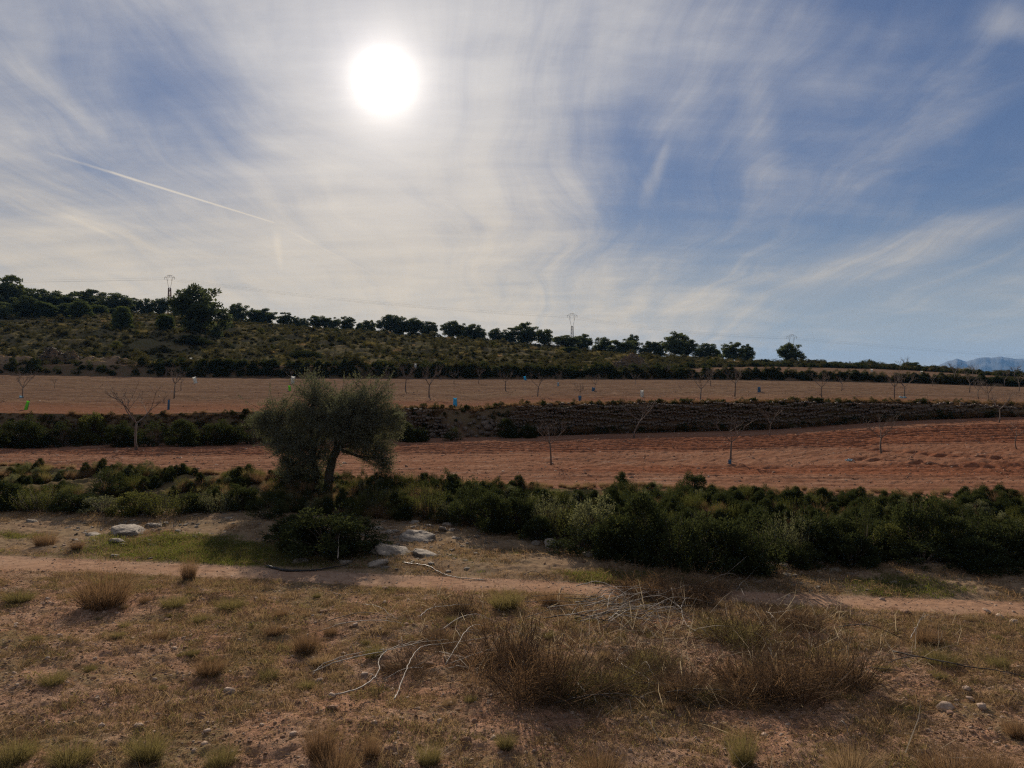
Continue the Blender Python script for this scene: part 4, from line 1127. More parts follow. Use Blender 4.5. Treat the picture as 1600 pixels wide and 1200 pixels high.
# ------------------------------------------------------------------ heaps beside the fields
def heap(px, d, wpx, hpx, seed, label, name, cat, mat, stones, sticks):
    rng = np.random.default_rng(seed); d *= 1.3; p = on(px, d); w = wpx / F * d; h = hpx / F * d
    e = put(name, None, None, tuple(p)); tag(e, label, cat)
    n = 46; gx, gy = np.meshgrid(np.linspace(-1, 1, n), np.linspace(-1, 1, n)); r = np.hypot(gx, gy)
    z = np.clip(1.15 - 1.25 * r ** 2.4, -.2, .9) * (.85 + fbm(gx * 2.2 + seed, gy * 2.2, 4, seed, .6) * 1.3) + fbm(gx * 7, gy * 7, 3, seed + 1) * .25
    V = np.stack([gx * w / 2, gy * w / 2.6, z * h - .1], -1).reshape(-1, 3)
    q = np.array([[a * n + b, a * n + b + 1, (a + 1) * n + b + 1, (a + 1) * n + b] for a in range(n - 1) for b in range(n - 1)])
    me = mesh_np('mound', V, [q], True, [M[mat]]); put('mound', me, e)
    if stones:
        mb = MB()
        for i in range(stones):
            j = rng.integers(len(V)); c = V[j]
            if c[2] < .05: continue
            G, f = STONE_GEO[i % 12]; s = rng.uniform(.2, .55); mb.add(G * [s, s, s * .7] + c, f)
        o = put('stones', mb.mesh('heap_stones', M['wallstone']), e); o['kind'] = 'stuff'
    if sticks:
        mb = MB()
        for i in range(sticks):
            c = V[rng.integers(len(V))]
            if c[2] < .05: continue
            a = rng.normal(size=3) * [1, 1, .35]; a /= np.linalg.norm(a); L = rng.uniform(.6, 1.7); k = rng.normal(size=3) * .15
            mb.tube([c - a * L / 2, c + k + [0, 0, .1], c + a * L / 2], [.06, .05, .02], 4)
        o = put('sticks', mb.mesh('heap_sticks', M['dark_wood']), e); o['kind'] = 'stuff'


heap(94, 92, 72, 20, 601, 'dark heap of cut brush at the left end of the upper field', 'brush_heap', 'brush heap', 'bank', 0, 330)
heap(170, 90, 110, 10, 602, 'low mound of bare earth right of the brush heap', 'earth_mound', 'mound', 'verge', 40, 0)
heap(25, 90, 90, 9, 605, 'low earth mound left of the brush heap', 'earth_mound', 'mound', 'verge', 30, 0)
heap(982, 96, 78, 19, 603, 'broad heap of cleared field stones beside the far field', 'stone_heap', 'stone heap', 'bank', 420, 60)

# ------------------------------------------------------------------ rocks by the track
ROCKS = [(612, 866, 78, 30, 'large pale limestone slab under the olive, half in sunlight'), (650, 842, 66, 26, 'rough grey rock behind the pale slab'), (668, 868, 50, 14, 'flat pale rock ledge right of the big slab'), (590, 884, 40, 16, 'grey boulder at the left foot of the pale slab'),
         (205, 832, 62, 22, 'pale weathered rock on the verge left of the olive'), (185, 846, 34, 12, 'low flat rock at the left foot of the pale weathered rock'), (240, 822, 30, 12, 'small pale rock right of the weathered rock'), (146, 838, 26, 9, 'flat pale rock on the verge near the left'),
         (866, 850, 40, 26, 'pale rock in the shade under the middle shrubs'), (838, 846, 20, 14, 'small shaded rock left of the pale shaded rock'), (920, 868, 26, 10, 'flat stone in shade at the foot of the middle shrubs'), (1236, 862, 46, 26, 'jagged pale rock at the right bank foot'), (1292, 862, 50, 14, 'long flat pale rock right of the jagged one'),
         (648, 818, 18, 14, 'small pale stone at the foot of the green shrubs right of the olive'), (700, 822, 22, 12, 'small rock under the tall dark shrubs'), (1195, 886, 36, 10, 'flat pale stone lying before the dark bank'), (470, 878, 30, 14, 'grey stone at the shaded foot of the olive bush'), (540, 880, 26, 12, 'dark stone beside the hose under the olive'),
         (20, 786, 20, 12, 'pale stone under the shrubs at the left edge'), (90, 782, 22, 16, 'rounded stone under the bright shrub on the left')]
for i, (px, py, w, h, lab) in enumerate(ROCKS):
    p = at(px, py, 13, 36); k = p.y / F; sx = w * k * .48; sz = h * k * .40
    o = put('limestone_rock', boulder_mesh(700 + i, 'lime', sx, sx * .95, sz, 5, .5, 2.0), None, (p.x, p.y, p.z), (.22 * math.sin(i), .14 * math.cos(i * 2), i * 1.1))
    tag(o, lab, 'rock', 'limestone rocks along the track')
STN = [(360, 1080, 22, 'flat pale stone on the bare ground at left'), (217, 1138, 18, 'pinkish stone in a hollow at lower left'), (875, 1096, 11, 'squarish pale stone left of the dark branch'), (920, 1090, 14, 'pale rounded stone above the dark branch'), (932, 1097, 9, 'small stone touching the pale rounded one'),
       (1512, 1080, 18, 'pale stone on the red earth at lower right'), (1516, 1093, 15, 'reddish clod-like stone below the pale one at lower right'), (1536, 1110, 20, 'reddish angular stone at lower right'), (1585, 975, 18, 'reddish stone beside the track at the right edge'), (1543, 958, 16, 'slanting stone on the track at right'),
       (518, 1092, 14, 'flat stone left of the curved cut branch'), (498, 1066, 16, 'orange stone under the looped branch end'), (612, 1078, 10, 'small stone between the two curved branches'), (636, 1091, 9, 'pale pebble right of the curved branch'), (627, 1132, 12, 'reddish stone on bare ground below the branches'),
       (770, 1166, 14, 'flat pale stone at bottom centre'), (730, 1167, 12, 'pinkish flat stone left of the flat pale one'), (870, 1168, 13, 'pale flat stone near the bottom middle'), (324, 1148, 12, 'greyish stone at lower left beyond the pinkish stone'), (360, 1130, 9, 'small pale stone at lower left'), (600, 944, 12, 'reddish lump of stone beside the track centre'),
       (600, 920, 8, 'dark pebble at the track edge under the olive'), (1010, 1122, 9, 'reddish stone under the dark branch'), (1135, 1086, 12, 'reddish stone at the tip of the dark branch'), (445, 990, 14, 'pale stone left of the branch pile'), (555, 985, 10, 'pale pebble under the straight branch'), (1105, 971, 8, 'whitish stone in the branch pile'),
       (75, 938, 10, 'small pale stone near the big tussock'), (430, 1075, 9, 'small pale stone near the dark tussock'), (1232, 932, 9, 'upright pale chip on the far track edge')]
smesh = [stone_mesh(i, 'redstone') for i in range(12)]
for i, (px, py, w, lab) in enumerate(STN):
    p = at(px, py); s = w / F * p.y
    tag(put('ground_stone', smesh[i % 12], None, (p.x, p.y, p.z + s * .12), (.2 * math.sin(i * 3), .2 * math.cos(i), i * .9), (s, s * .85, s * .55)), lab, 'stone', 'stones on the ground')

# ------------------------------------------------------------------ cut branches, sticks and the hose
def curve(P, n):
    """smooth curve through points (Catmull-Rom)"""
    P = np.array(P, float); Q = np.concatenate([[2 * P[0] - P[1]], P, [2 * P[-1] - P[-2]]]); out = []
    for i in range(1, len(Q) - 2):
        for f in np.linspace(0, 1, n, endpoint=False):
            a, b, c, d = Q[i - 1:i + 3]
            out.append(.5 * ((2 * b) + (c - a) * f + (2 * a - 5 * b + 4 * c - d) * f ** 2 + (3 * b - a - 3 * c + d) * f ** 3))
    out.append(P[-1]); return np.array(out)


def branch(pts, r, mat, label, lift=.06, arch=0.0, twigs=0, seed=0, name='cut_branch', cat='branch', group='cut branches on the ground'):
    rng = np.random.default_rng(seed)
    W_ = [at(a, b) for a, b in pts]; n = len(W_)
    P = np.array([(w.x, w.y, w.z + lift + arch * math.sin(math.pi * i / max(n - 1, 1))) for i, w in enumerate(W_)])
    C = curve(P, 6); C = C + rng.normal(size=C.shape) * [.005, .005, .004]; o = P[0]
    mb = MB(); mb.tube(C - o, np.linspace(r, r * .4, len(C)) * (1 + rng.normal(size=len(C)) * .10), 6)
    if twigs:
        e = put(name, None, None, tuple(o)); tag(e, label, cat, group); put('stem', mb.mesh('branch_stem', M[mat], True), e)
        for j in range(twigs):
            i = rng.integers(len(C) // 3, len(C) - 1); d = C[i] - C[i - 1]; d /= np.linalg.norm(d)
            q = d + rng.normal(size=3) * [.6, .6, .35]; L = rng.uniform(.2, .55); t = MB()
            t.tube([C[i] - o, C[i] - o + q * L * .5 + rng.normal(size=3) * .03, C[i] - o + q * L], [r * .5, r * .35, r * .15], 4)
            put('twig', t.mesh('branch_twig', M[mat]), e)
    else: tag(put(name, mb.mesh(name, M[mat], True), None, tuple(o)), label, cat, group)


def name_ok(i): return i % 5 != 4


BR = [([(488, 1060), (505, 1048), (545, 1036), (590, 1027), (620, 1021)], .014, 'pale_twig', 'upper arm of the pale looped branch left of the pile'), ([(489, 1062), (515, 1060), (555, 1053), (605, 1040), (650, 1024), (700, 1010)], .015, 'pale_twig', 'lower arm of the pale looped branch left of the pile'),
      ([(525, 1114), (556, 1102), (580, 1086), (592, 1072), (592, 1058), (602, 1042), (625, 1028), (660, 1016)], .018, 'pale_twig', 'hook-shaped pale branch with its thick end nearest the camera'), ([(574, 1065), (582, 1074), (592, 1077)], .014, 'pale_twig', 'short pale stub beside the hook-shaped branch'),
      ([(615, 1108), (624, 1088), (637, 1060), (652, 1034), (668, 1026), (720, 1016), (770, 1004)], .016, 'pale_twig', 'long bent pale branch right of the hook-shaped one'), ([(696, 1058), (712, 1040), (728, 1014), (742, 1000), (758, 994)], .014, 'pale_twig', 'pale curved branch standing up in the dry grass'),
      ([(500, 994), (540, 988), (590, 984), (632, 983)], .014, 'pale_twig', 'straight pale branch lying left of the pile'), ([(512, 984), (570, 983), (630, 983)], .012, 'dark_wood', 'thin dark stick above the straight pale branch'), ([(656, 982), (672, 972), (705, 966), (740, 956)], .014, 'pale_twig', 'pale branch tilted up towards the pale bush'),
      ([(688, 992), (720, 980), (748, 972), (775, 974)], .014, 'pale_twig', 'pale branch pointing into the pile from the left'), ([(568, 955), (590, 968), (622, 982)], .010, 'pale_twig', 'thin pale stick slanting down from the track side'), ([(702, 1056), (760, 1048), (800, 1030)], .010, 'pale_twig', 'thin pale twig low in the dry grass'),
      ([(600, 1068), (630, 1060), (655, 1056), (662, 1050)], .012, 'pale_twig', 'short pale twig behind the hook-shaped branch'), ([(685, 1032), (705, 1036)], .012, 'pale_twig', 'stubby pale piece between the curved branches'), ([(700, 1065), (718, 1070), (738, 1069)], .011, 'pale_twig', 'small pale curved twig on bare ground'),
      ([(850, 971), (895, 978), (940, 984), (978, 985)], .018, 'dark_wood', 'dark straight branch across the front of the pile'), ([(950, 983), (963, 976), (974, 962), (986, 948)], .016, 'pale_twig', 'pale forked branch leaning up in the pile'), ([(950, 972), (952, 956), (960, 945), (975, 940)], .012, 'pale_twig', 'pale arched twig left in the pile'),
      ([(1010, 922), (1036, 933), (1048, 948), (1064, 962), (1066, 972), (1074, 984), (1088, 994)], .016, 'pale_twig', 'S-shaped pale branch on the right of the pile'), ([(1048, 926), (1050, 940), (1056, 956)], .013, 'pale_twig', 'short pale prong beside the S-shaped branch'), ([(1064, 965), (1070, 956), (1077, 949)], .010, 'pale_twig', 'thin pale prong of the pile pointing right'),
      ([(1012, 955), (1022, 961), (1036, 957), (1036, 949)], .015, 'pale_twig', 'small curled pale branch in the pile centre'), ([(1000, 958), (1020, 962), (1046, 962)], .014, 'pale_twig', 'short thick pale piece in the pile centre'), ([(912, 950), (935, 955), (962, 960)], .014, 'dark_wood', 'dark stick at the back of the pile'), ([(890, 972), (900, 962), (912, 952)], .010, 'pale_twig', 'thin pale stick on the pile left'),
      ([(1100, 919), (1125, 916), (1142, 912), (1152, 907)], .015, 'pale_twig', 'pale branch lying on the far verge right of the pile'), ([(1145, 925), (1158, 938), (1165, 942)], .015, 'dark_wood', 'short dark broken stick right of the pile'), ([(1150, 928), (1162, 922), (1172, 926)], .012, 'pale_twig', 'small arched pale stick right of the pile'),
      ([(971, 1045), (980, 1053), (998, 1062), (1022, 1076)], .015, 'pale_twig', 'pale branch above the dark log in the foreground'), ([(999, 1053), (1010, 1062), (1022, 1075)], .012, 'pale_twig', 'short pale twig forking beside the foreground branch'), ([(975, 1074), (1020, 1077), (1080, 1086), (1140, 1092)], .026, 'dark_wood', 'thick dark log in the shadow of the dry bushes'),
      ([(868, 1112), (920, 1111), (965, 1108), (1010, 1104)], .018, 'dark_wood', 'dark straight stick on the bare ground in front'), ([(895, 1074), (899, 1090), (910, 1102), (922, 1112)], .010, 'pale_twig', 'thin pale arched twig near the dark stick'), ([(1040, 1092), (1070, 1100), (1110, 1106)], .016, 'dark_wood', 'dark stick right of the bare patch in front'),
      ([(1396, 1026), (1450, 1043), (1510, 1058), (1575, 1069), (1640, 1078)], .020, 'dark_wood', 'long dark pole lying on the ground at the right'), ([(1385, 1050), (1430, 1053), (1470, 1060), (1518, 1058)], .014, 'dark_wood', 'dark stick crossing below the long pole'), ([(1360, 1050), (1410, 1062), (1470, 1072)], .012, 'dark_wood', 'thin dark stick nearest the bushes at the right'),
      ([(1310, 992), (1360, 1000), (1422, 1009)], .014, 'dark_wood', 'dark stick on the ground right of the bushes'), ([(1422, 1008), (1432, 994), (1440, 982), (1452, 973)], .014, 'pale_twig', 'crooked pale stick beside the dead bush at right'), ([(1306, 1142), (1318, 1154), (1333, 1169)], .008, 'pale_twig', 'white straw-like stalk at the lower right'),
      ([(1116, 979), (1124, 983), (1136, 977)], .010, 'pale_twig', 'little pale forked twig right of the pile'), ([(1078, 1004), (1095, 1007), (1108, 1010)], .009, 'pale_twig', 'thin pale straw below the pile'), ([(960, 1040), (970, 1030), (980, 1022)], .009, 'pale_twig', 'pale straw standing before the pile'), ([(1198, 968), (1204, 984), (1210, 992)], .010, 'pale_twig', 'pale stalk in front of the dry bush')]
for i, (pts, r, mat, lab) in enumerate(BR):
    branch(pts, r * .56, mat, lab, .05 + .05 * (i % 3), .12 if i % 2 else .06, (4 if len(pts) > 4 else 2) if name_ok(i) else 0, 800 + i)
rng = np.random.default_rng(9)
for i in range(60):                                     # the tangle of prunings at the heart of the pile
    cx, cy = rng.normal(985, 55), rng.normal(958, 15); a = rng.normal(0, .35); L = rng.uniform(18, 60)
    pts = [(cx - L * math.cos(a), cy - L * math.sin(a) * .4), (cx + rng.normal() * 6, cy + rng.normal() * 4), (cx + L * math.cos(a), cy + L * math.sin(a) * .4)]
    branch(pts, rng.uniform(.005, .010), 'pale_twig' if rng.random() < .6 else 'dark_wood', 'thin pruned twig tangled in the heart of the branch pile', rng.uniform(.05, .28), rng.uniform(0, .2), 0, 900 + i, 'pruned_twig', 'twig', 'twigs in the branch pile')
branch([(416, 886), (450, 893), (490, 893), (520, 889), (545, 884)], .030, 'hose', 'black irrigation hose lying by the track under the olive', .03, 0, 0, 3, 'irrigation_hose', 'hose', 'irrigation hose pieces')
branch([(632, 884), (668, 889), (690, 898), (720, 905), (762, 908)], .016, 'hose', 'thin black hose running off to the right of the pale slab', .02, 0, 0, 4, 'irrigation_hose', 'hose', 'irrigation hose pieces')
branch([(528, 893), (530, 876), (536, 862), (538, 850)], .010, 'pale_twig', 'grey bare stem standing in front of the olive bush', .3, .3, 4, 5, 'dead_stem', 'branch', 'dead stems')
branch([(508, 864), (520, 873), (529, 880)], .008, 'pale_twig', 'slanting grey twig before the olive bush', .35, .1, 0, 6, 'dead_stem', 'branch', 'dead stems')

# ------------------------------------------------------------------ tussocks and dry bushes in the foreground
TM = {m: [tuft_mesh(1000 + i * 7 + len(m), m, n, rad, sp, .3, 1.0, .0035) for i, (n, rad, sp) in enumerate(((1000, .26, .75), (850, .32, .6), (1100, .22, .9)))] for m in ('dry', 'rust', 'olivegrass')}
TU = [(163, 948, 868, 104, 'rust', 'biggest dry tussock beside the track on the left'), (70, 852, 820, 40, 'rust', 'brown tussock on the verge at the far left'), (120, 860, 838, 26, 'rust', 'small dry tussock right of the far left one'), (328, 1056, 1014, 56, 'rust', 'round rusty tussock on bare ground at left centre'), (82, 1072, 1040, 46, 'olivegrass', 'yellowish tussock at the left with a shadow'),
      (140, 1050, 1032, 24, 'olivegrass', 'small tussock right of the yellowish one'), (185, 1000, 985, 24, 'olivegrass', 'low tussock in the middle left'), (250, 1000, 980, 30, 'rust', 'low brown tussock between path and bare ground'), (478, 1020, 966, 50, 'rust', 'tall rusty tussock left of the branch pile'), (430, 995, 972, 40, 'rust', 'spreading brown tussock touching the tall rusty one'),
      (584, 1030, 1000, 40, 'olivegrass', 'dark green tussock behind the looped branch'), (30, 942, 915, 60, 'olivegrass', 'long greenish tussock at the left edge by the track'), (270, 950, 922, 50, 'olivegrass', 'greenish tussock right of the biggest one'), (360, 955, 930, 50, 'olivegrass', 'faded tussock below the track'), (500, 1190, 1100, 60, 'rust', 'tall rusty tussock left of bottom centre'),
      (525, 1215, 1135, 80, 'rust', 'widest rusty tussock at bottom left centre'), (580, 1190, 1130, 30, 'rust', 'thin reddish tussock at the bottom'), (20, 1190, 1130, 70, 'olivegrass', 'large tussock in the bottom left corner'), (110, 1195, 1140, 80, 'olivegrass', 'broad low tussock at bottom left'), (735, 1105, 1088, 24, 'olivegrass', 'tiny dark tussock below the dry grass'),
      (790, 1180, 1145, 40, 'olivegrass', 'greenish tussock with a dark base at bottom centre'), (940, 1215, 1150, 90, 'rust', 'wide rust-brown tussock at the bottom middle'), (1160, 1190, 1110, 50, 'olivegrass', 'tall wispy green tussock at the bottom right of centre'), (1590, 1150, 1105, 50, 'rust', 'rusty tussock at the lower right edge'), (1450, 1000, 960, 56, 'rust', 'dead brown tussock beside the track on the right'),
      (1470, 1035, 1005, 60, 'olivegrass', 'spreading greenish tussock on the right'), (1560, 1040, 1010, 40, 'olivegrass', 'small greenish tussock near the right edge'), (295, 908, 850, 30, 'rust', 'thin tall weed standing at the track edge on the left'), (750, 985, 960, 40, 'rust', 'reddish tussock left of the pale bush'), (860, 945, 905, 46, 'rust', 'brown tussock at the far track edge middle'),
      (790, 950, 905, 60, 'olivegrass', 'tall greenish tussock on the track edge middle'), (1490, 1215, 1150, 120, 'rust', 'broad rust-coloured tussock at the bottom right'), (1330, 1215, 1150, 90, 'dry', 'straw-coloured tussock at the bottom right'), (1560, 1220, 1160, 100, 'rust', 'rusty tussock in the bottom right corner'), (345, 1200, 1150, 60, 'olivegrass', 'low olive tussock at bottom left of centre'),
      (230, 1190, 1120, 70, 'olivegrass', 'yellow-brown tussock at bottom left'), (420, 1060, 1035, 40, 'olivegrass', 'faded tussock left of the looped branch'), (55, 1010, 995, 26, 'olivegrass', 'small dark tussock at the left margin'), (1000, 1100, 1092, 14, 'olivegrass', 'tiny sprig beside the dark stick'), (670, 1200, 1150, 50, 'olivegrass', 'olive tussock at bottom centre left')]
for i, (px, base, top, w, mat, lab) in enumerate(TU):
    p = at(px, base, 6.0); h = max((base - top) / F * p.y * 1.08, .08); s = w / F * p.y * .95
    e = put('grass_tussock', TM[mat][i % 3], None, (p.x, p.y, p.z - .01), (0, 0, i * 1.3), (s, s, h)); tag(e, lab, 'grass tussock', 'grass tussocks in the foreground')
rq = np.random.default_rng(88)
for i, q in enumerate(strip_points(rq, 70, 1, .16, .97, -60, 1660)):
    s = rq.uniform(.10, .26); mat = ('olivegrass', 'rust', 'dry', 'olivegrass')[i % 4]
    tag(put('grass_tuft', TM[mat][i % 3], None, (q[0], q[1], q[2] - .01), (0, 0, i * 1.1), (s * rq.uniform(.9, 1.6), s, s * rq.uniform(.7, 1.1))), 'small low tuft of dry grass scattered over the foreground earth', 'grass tuft', 'small grass tufts in the foreground')
DBL = [(840, 1090, 955, 150, 'rust', 'wide rust-brown dry bush left of the branch pile front'), (790, 1040, 950, 110, 'rust', 'brown dry bush at the left end of the branch pile'), (900, 1085, 1010, 130, 'olivegrass', 'greenish dry bush before the branch pile'), (960, 1075, 1010, 110, 'olivegrass', 'faded dry bush below the pile centre'), (1065, 1080, 1020, 120, 'rust', 'brown dry bush behind the thick dark log'),
       (1240, 1085, 960, 160, 'rust', 'tallest dark brown dry bush right of the pile'), (1170, 1075, 985, 120, 'rust', 'reddish dry bush left of the tallest one'), (1310, 1070, 985, 120, 'rust', 'dry brown bush right of the tallest one'), (1150, 1000, 930, 110, 'olivegrass', 'yellowish dry bush right of the pale sticks'), (1060, 940, 885, 110, 'rust', 'feathery brown bush behind the pile'),
       (1000, 930, 878, 90, 'rust', 'feathery brown bush at the far track edge'), (720, 958, 915, 60, 'dry', 'pale straw bush left of the track tussocks'), (630, 1050, 1020, 80, 'rust', 'low brown bush inside the looped branch'), (1110, 930, 890, 80, 'rust', 'thin brown bush right of the feathery ones'), (690, 1010, 975, 90, 'rust', 'low brown bush between the pale branches'),
       (1230, 980, 935, 110, 'rust', 'loose brown bush at the track on the right'), (745, 1040, 1000, 80, 'rust', 'low dark brown bush right of the bent branch'), (1010, 1040, 985, 110, 'olivegrass', 'low green-brown bush under the pile front'), (1100, 1090, 1050, 90, 'olivegrass', 'small greenish bush with grey spikes behind the log')]
for i, (px, base, top, w, mat, lab) in enumerate(DBL):
    p = at(px, base, 6.0); h = (base - top) / F * p.y * .95; s = w / F * p.y * 1.02
    thing('dry_bush', lab, 'dry bush', DB[mat][i % len(DB[mat])], (p.x, p.y, p.z - .02), i * 2.3, (s, s, h), 'dry bushes around the branch pile')

# ------------------------------------------------------------------ growth nobody could count
def tiny(seed, mat, n, L, w, spread, splay=.9):
    rng = np.random.default_rng(seed); mb = MB(); B = np.column_stack([rng.normal(size=(n, 2)) * spread, np.full(n, -.005)])
    Dr = np.column_stack([rng.normal(size=(n, 2)) * splay * .6, np.ones(n)])
    mb.blades(B, Dr, rng.uniform(.4, 1, n) * L, rng.uniform(.6, 1.2, n) * w, rng.uniform(0, 1.4, n), rng); return mb.mesh('grass_clump', M[mat])


def litter(seed, mat, n, L, w):
    rng = np.random.default_rng(seed); mb = MB(); B = np.column_stack([rng.normal(size=(n, 2)) * .11, rng.uniform(.0, .035, n)])
    Dr = np.column_stack([rng.normal(size=(n, 2)), rng.normal(size=n) * .16])
    mb.blades(B, Dr, rng.uniform(.3, 1, n) * L, rng.uniform(.6, 1.2, n) * w, .2, rng); return mb.mesh('straw', M[mat])


rng = np.random.default_rng(2024)
fore = strip_points(rng, 10000, 1, .10, 1.0, -150, 1750, lambda x, y, px, t: fbm(x * .7, y * .7, 3, 301) + .6 * fbm(x * 3, y * 3, 2, 311) > .12 - .22 * sstep(px, 500, 1200) - .1 * sstep(y, 13, 15.5))
n = len(fore)
scatter('short_dry_grass', fore, turns(rng, n), sizes(rng, .5, 1.5, n), rng.choice(6, n, p=[.24, .24, .13, .13, .22, .04]),
        [tiny(1, 'dry', 26, .10, .0028, .05), tiny(2, 'dry', 30, .13, .0026, .07), tiny(3, 'olivegrass', 30, .09, .003, .06), tiny(4, 'olivegrass', 26, .11, .003, .05), tiny(5, 'rust', 26, .12, .0026, .06), tiny(6, 'green', 22, .05, .004, .06)],
        'short dry grass scattered over the foreground earth', 'grass')
lit = strip_points(rng, 18000, 1, .10, 1.0, -150, 1750); n = len(lit)
scatter('straw_litter', lit, turns(rng, n, .1), sizes(rng, .5, 1.4, n), rng.integers(0, 3, n), [litter(11, 'dry', 14, .12, .0022), litter(12, 'rust', 14, .10, .0024), litter(13, 'brush', 12, .13, .0022)], 'broken straw and litter on the foreground earth', 'litter')
gr = np.concatenate([strip_points(rng, 70000, 1, .10, 1.0, -150, 1750), strip_points(rng, 2600, 2), strip_points(rng, 9000, 3)]); n = len(gr)
gs = np.exp(rng.normal(-4.15, .62, n)); gs = np.column_stack([gs, gs * .9, gs * .6])
scatter('gravel', gr, turns(rng, n, .3), gs, rng.integers(0, 8, n), [stone_mesh(i, 'redstone' if i % 2 else 'clod') for i in range(8)], 'small stones and crumbs of earth over the foreground', 'gravel')
def green_zone(x, y, px, t):
    g = sstep(t, .0, .08) * sstep(t, .50, .30) * np.maximum(np.exp(-((px - 330) / 130) ** 2), np.maximum(.8 * sstep(px, 130, 0), np.maximum(np.exp(-((px - 890) / 80) ** 2), .2 * sstep(px, 1300, 1400))))
    return g * sstep(fbm(x * .5, y * .5, 4, 101) + .2, .0, .3) > rng.random(len(x)) * .9
vg = strip_points(rng, 4200, 3, .0, .55, -150, 1750, green_zone); n = len(vg)
scatter('green_verge_grass', vg, turns(rng, n), sizes(rng, .6, 1.5, n), rng.integers(0, 4, n), [tiny(21, 'green', 34, .10, .004, .08), tiny(22, 'green', 30, .08, .004, .08), tiny(23, 'olivegrass', 30, .13, .003, .07), tiny(24, 'green', 30, .06, .005, .10)],
        'short green grass along the far side of the track', 'grass')
lc = strip_points(rng, 900, 3, .05, 1.0, -150, 1750, lambda x, y, px, t: np.maximum(np.exp(-((px - 230) / 110) ** 2), np.maximum(np.exp(-((px - 650) / 90) ** 2), .5 * np.exp(-((px - 1260) / 90) ** 2))) * (.4 + t) > rng.random(len(x)) * 1.1); n = len(lc)
ls = np.exp(rng.normal(-2.45, .55, n)); ls = np.column_stack([ls, ls * .9, ls * .4])
scatter('limestone_rubble', lc, turns(rng, n, .2), ls, rng.integers(0, 8, n), [stone_mesh(i, 'lime') for i in range(8)], 'broken bits of pale limestone on the verge around the rocks', 'rubble')
vw = strip_points(rng, 4200, 3, .0, 1.0, -150, 1750, lambda x, y, px, t: fbm(x * .9, y * .9, 3, 351) > -.08); n = len(vw)
scatter('verge_weeds', vw, turns(rng, n), sizes(rng, .6, 1.7, n), rng.integers(0, 6, n), [tiny(31, 'dry', 26, .10, .003, .09), tiny(32, 'rust', 26, .14, .003, .08), tiny(33, 'olivegrass', 26, .09, .0035, .09), litter(34, 'brush', 16, .16, .003), litter(35, 'dry', 16, .14, .003), tiny(36, 'rust', 30, .10, .003, .10)],
        'dry weeds and litter on the ground between track and bank', 'weeds')
sk = strip_points(rng, 380, 1, .22, 1.0, 560, 1500, lambda x, y, px, t: np.exp(-((px - 1030) / 330) ** 2) * np.exp(-((y - 12.5) / 2.4) ** 2) > rng.random(len(x))); n = len(sk)
scatter('pale_stalks', sk, turns(rng, n, .5), sizes(rng, .7, 1.8, n), rng.integers(0, 3, n), [tiny(41, 'straw', 5, .34, .0032, .06, 1.2), tiny(42, 'straw', 4, .42, .003, .08, 1.4), litter(43, 'straw', 5, .35, .0034)], 'bleached stalks standing among the dry bushes', 'stalks')
bkp = strip_points(rng, 3300, 4, .0, 1.0, -150, 1750, lambda x, y, px, t: np.where(px > 690, t < .86 + .3 * fbm(x * .5, y * .5, 3, 379), (px > 420) | (fbm(x * .8, y * .8, 3, 377) > .02))); n = len(bkp)
bpx = 800 + F * bkp[:, 0] / bkp[:, 1]; right = bpx > 690
bidx = np.where(right, rng.choice(7, n, p=[.33, .32, .08, .08, .05, .06, .08]), rng.choice(7, n, p=[.22, .20, .12, .20, .12, .08, .06]))
bs = sizes(rng, .2, .55, n); bs[right] *= 1.15
scatter('bank_growth', bkp, turns(rng, n), bs, bidx, [SH['lentisk'][0][1][1], SH['lentisk'][2][1][1], SH['broom'][0][1][1], TM['rust'][0], TM['olivegrass'][1], SH['silver'][1][1][1], DB['rust'][0][1][1]], 'low tangled growth covering the terrace bank', 'undergrowth')
st = strip_points(rng, 900, 6, .0, 1.0, -150, 690); st2 = strip_points(rng, 1100, 7, 0, .014, 620, 1750); st3 = strip_points(rng, 260, 6, .6, 1.0, 660, 1750); st5 = strip_points(rng, 500, 6, .0, .15, 780, 1750); st5[:, 1] -= .35; st4 = np.concatenate([st, st2, st3, st5]); n = len(st4)
scatter('wall_growth', st4, turns(rng, n), sizes(rng, .15, .5, n, (.5, 1.1)), rng.choice(5, n, p=[.14, .14, .30, .30, .12]), [SH['lentisk'][1][1][1], SH['lentisk'][2][1][1], TM['rust'][0], TM['rust'][1], SH['scrub'][1][1][1]], 'dry weeds and brambles along the terrace wall top', 'weeds')
hb = np.concatenate([strip_points(rng, 820, 8, .0, 1.0, 235, 1750), strip_points(rng, 60, 8, .0, 1.0, -150, 235), strip_points(rng, 130, 9, .0, .15, 230, 1030), strip_points(rng, 260, 9, .93, 1., 1000, 1750)]); n = len(hb)
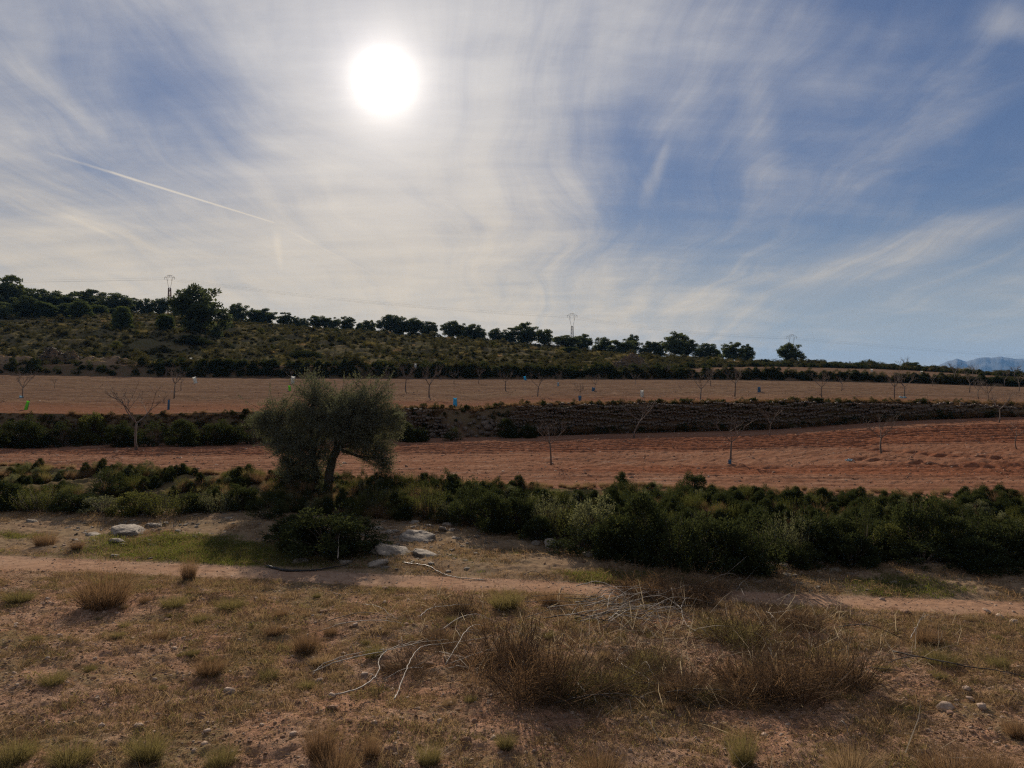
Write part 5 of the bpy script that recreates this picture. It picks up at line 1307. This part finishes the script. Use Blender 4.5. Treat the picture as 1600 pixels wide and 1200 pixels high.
scatter('hedge_growth', hb, turns(rng, n), sizes(rng, .7, 1.7, n, (.6, 1.0)), rng.integers(0, 4, n), [SH['lentisk'][0][1][1], SH['lentisk'][1][1][1], SH['lentisk'][2][1][1], SH['scrub'][0][1][1]], 'dark low hedge growth on the bank beyond the upper field', 'hedge')
hs = np.concatenate([strip_points(rng, 23000, 10, .0, 1.0, -200, 1750, lambda x, y, px, t: fbm(x * .09, y * .09, 3, 401) + .5 > rng.random(len(x)) * .35), strip_points(rng, 700, 9, .1, .95, -150, 900)]); n = len(hs)
scatter('hill_scrub', hs, turns(rng, n), sizes(rng, .45, 1.0, n, (.5, .85)) * np.exp(rng.normal(.1, .38, n))[:, None], rng.choice(6, n, p=[.42, .42, .03, .08, .02, .03]), [SH['scrub'][0][1][1], SH['scrub'][1][1][1], SH['broom'][1][1][1], TM['olivegrass'][0], TM['dry'][1], SH['lentisk'][0][1][1]], 'low scrub and dry grass covering the hillside', 'scrub')
rs = strip_points(rng, 620, 10, .88, 1.0, -150, 1650); n = len(rs)
scatter('ridge_undergrowth', rs, turns(rng, n), sizes(rng, 1.3, 2.9, n, (.5, .85)), rng.integers(0, 3, n), [SH['lentisk'][0][1][1], SH['lentisk'][1][1][1], SH['lentisk'][2][1][1]], 'dark undergrowth between the pines on the ridge', 'undergrowth')
cl = np.concatenate([strip_points(rng, 7000, 5), strip_points(rng, 4000, 7, 0, .6)]); n = len(cl)
cs = np.exp(rng.normal(-3.05, .5, n)); cs = np.column_stack([cs, cs, cs * .6])
scatter('field_clods', cl, turns(rng, n, .4), cs, rng.choice(8, n, p=[.2, .2, .2, .2, .08, .04, .04, .04]), [stone_mesh(i, 'clod' if i < 5 else 'redstone') for i in range(8)], 'clods and small stones over the ploughed soil', 'clods')
fw = strip_points(rng, 500, 5, .0, .035, -150, 1750); n = len(fw)
scatter('field_edge_weeds', fw, turns(rng, n), sizes(rng, .10, .30, n), rng.integers(0, 3, n), [TM['dry'][0], TM['rust'][1], TM['rust'][2]], 'dry weeds along the near edge of the red field', 'weeds')

build_haze()
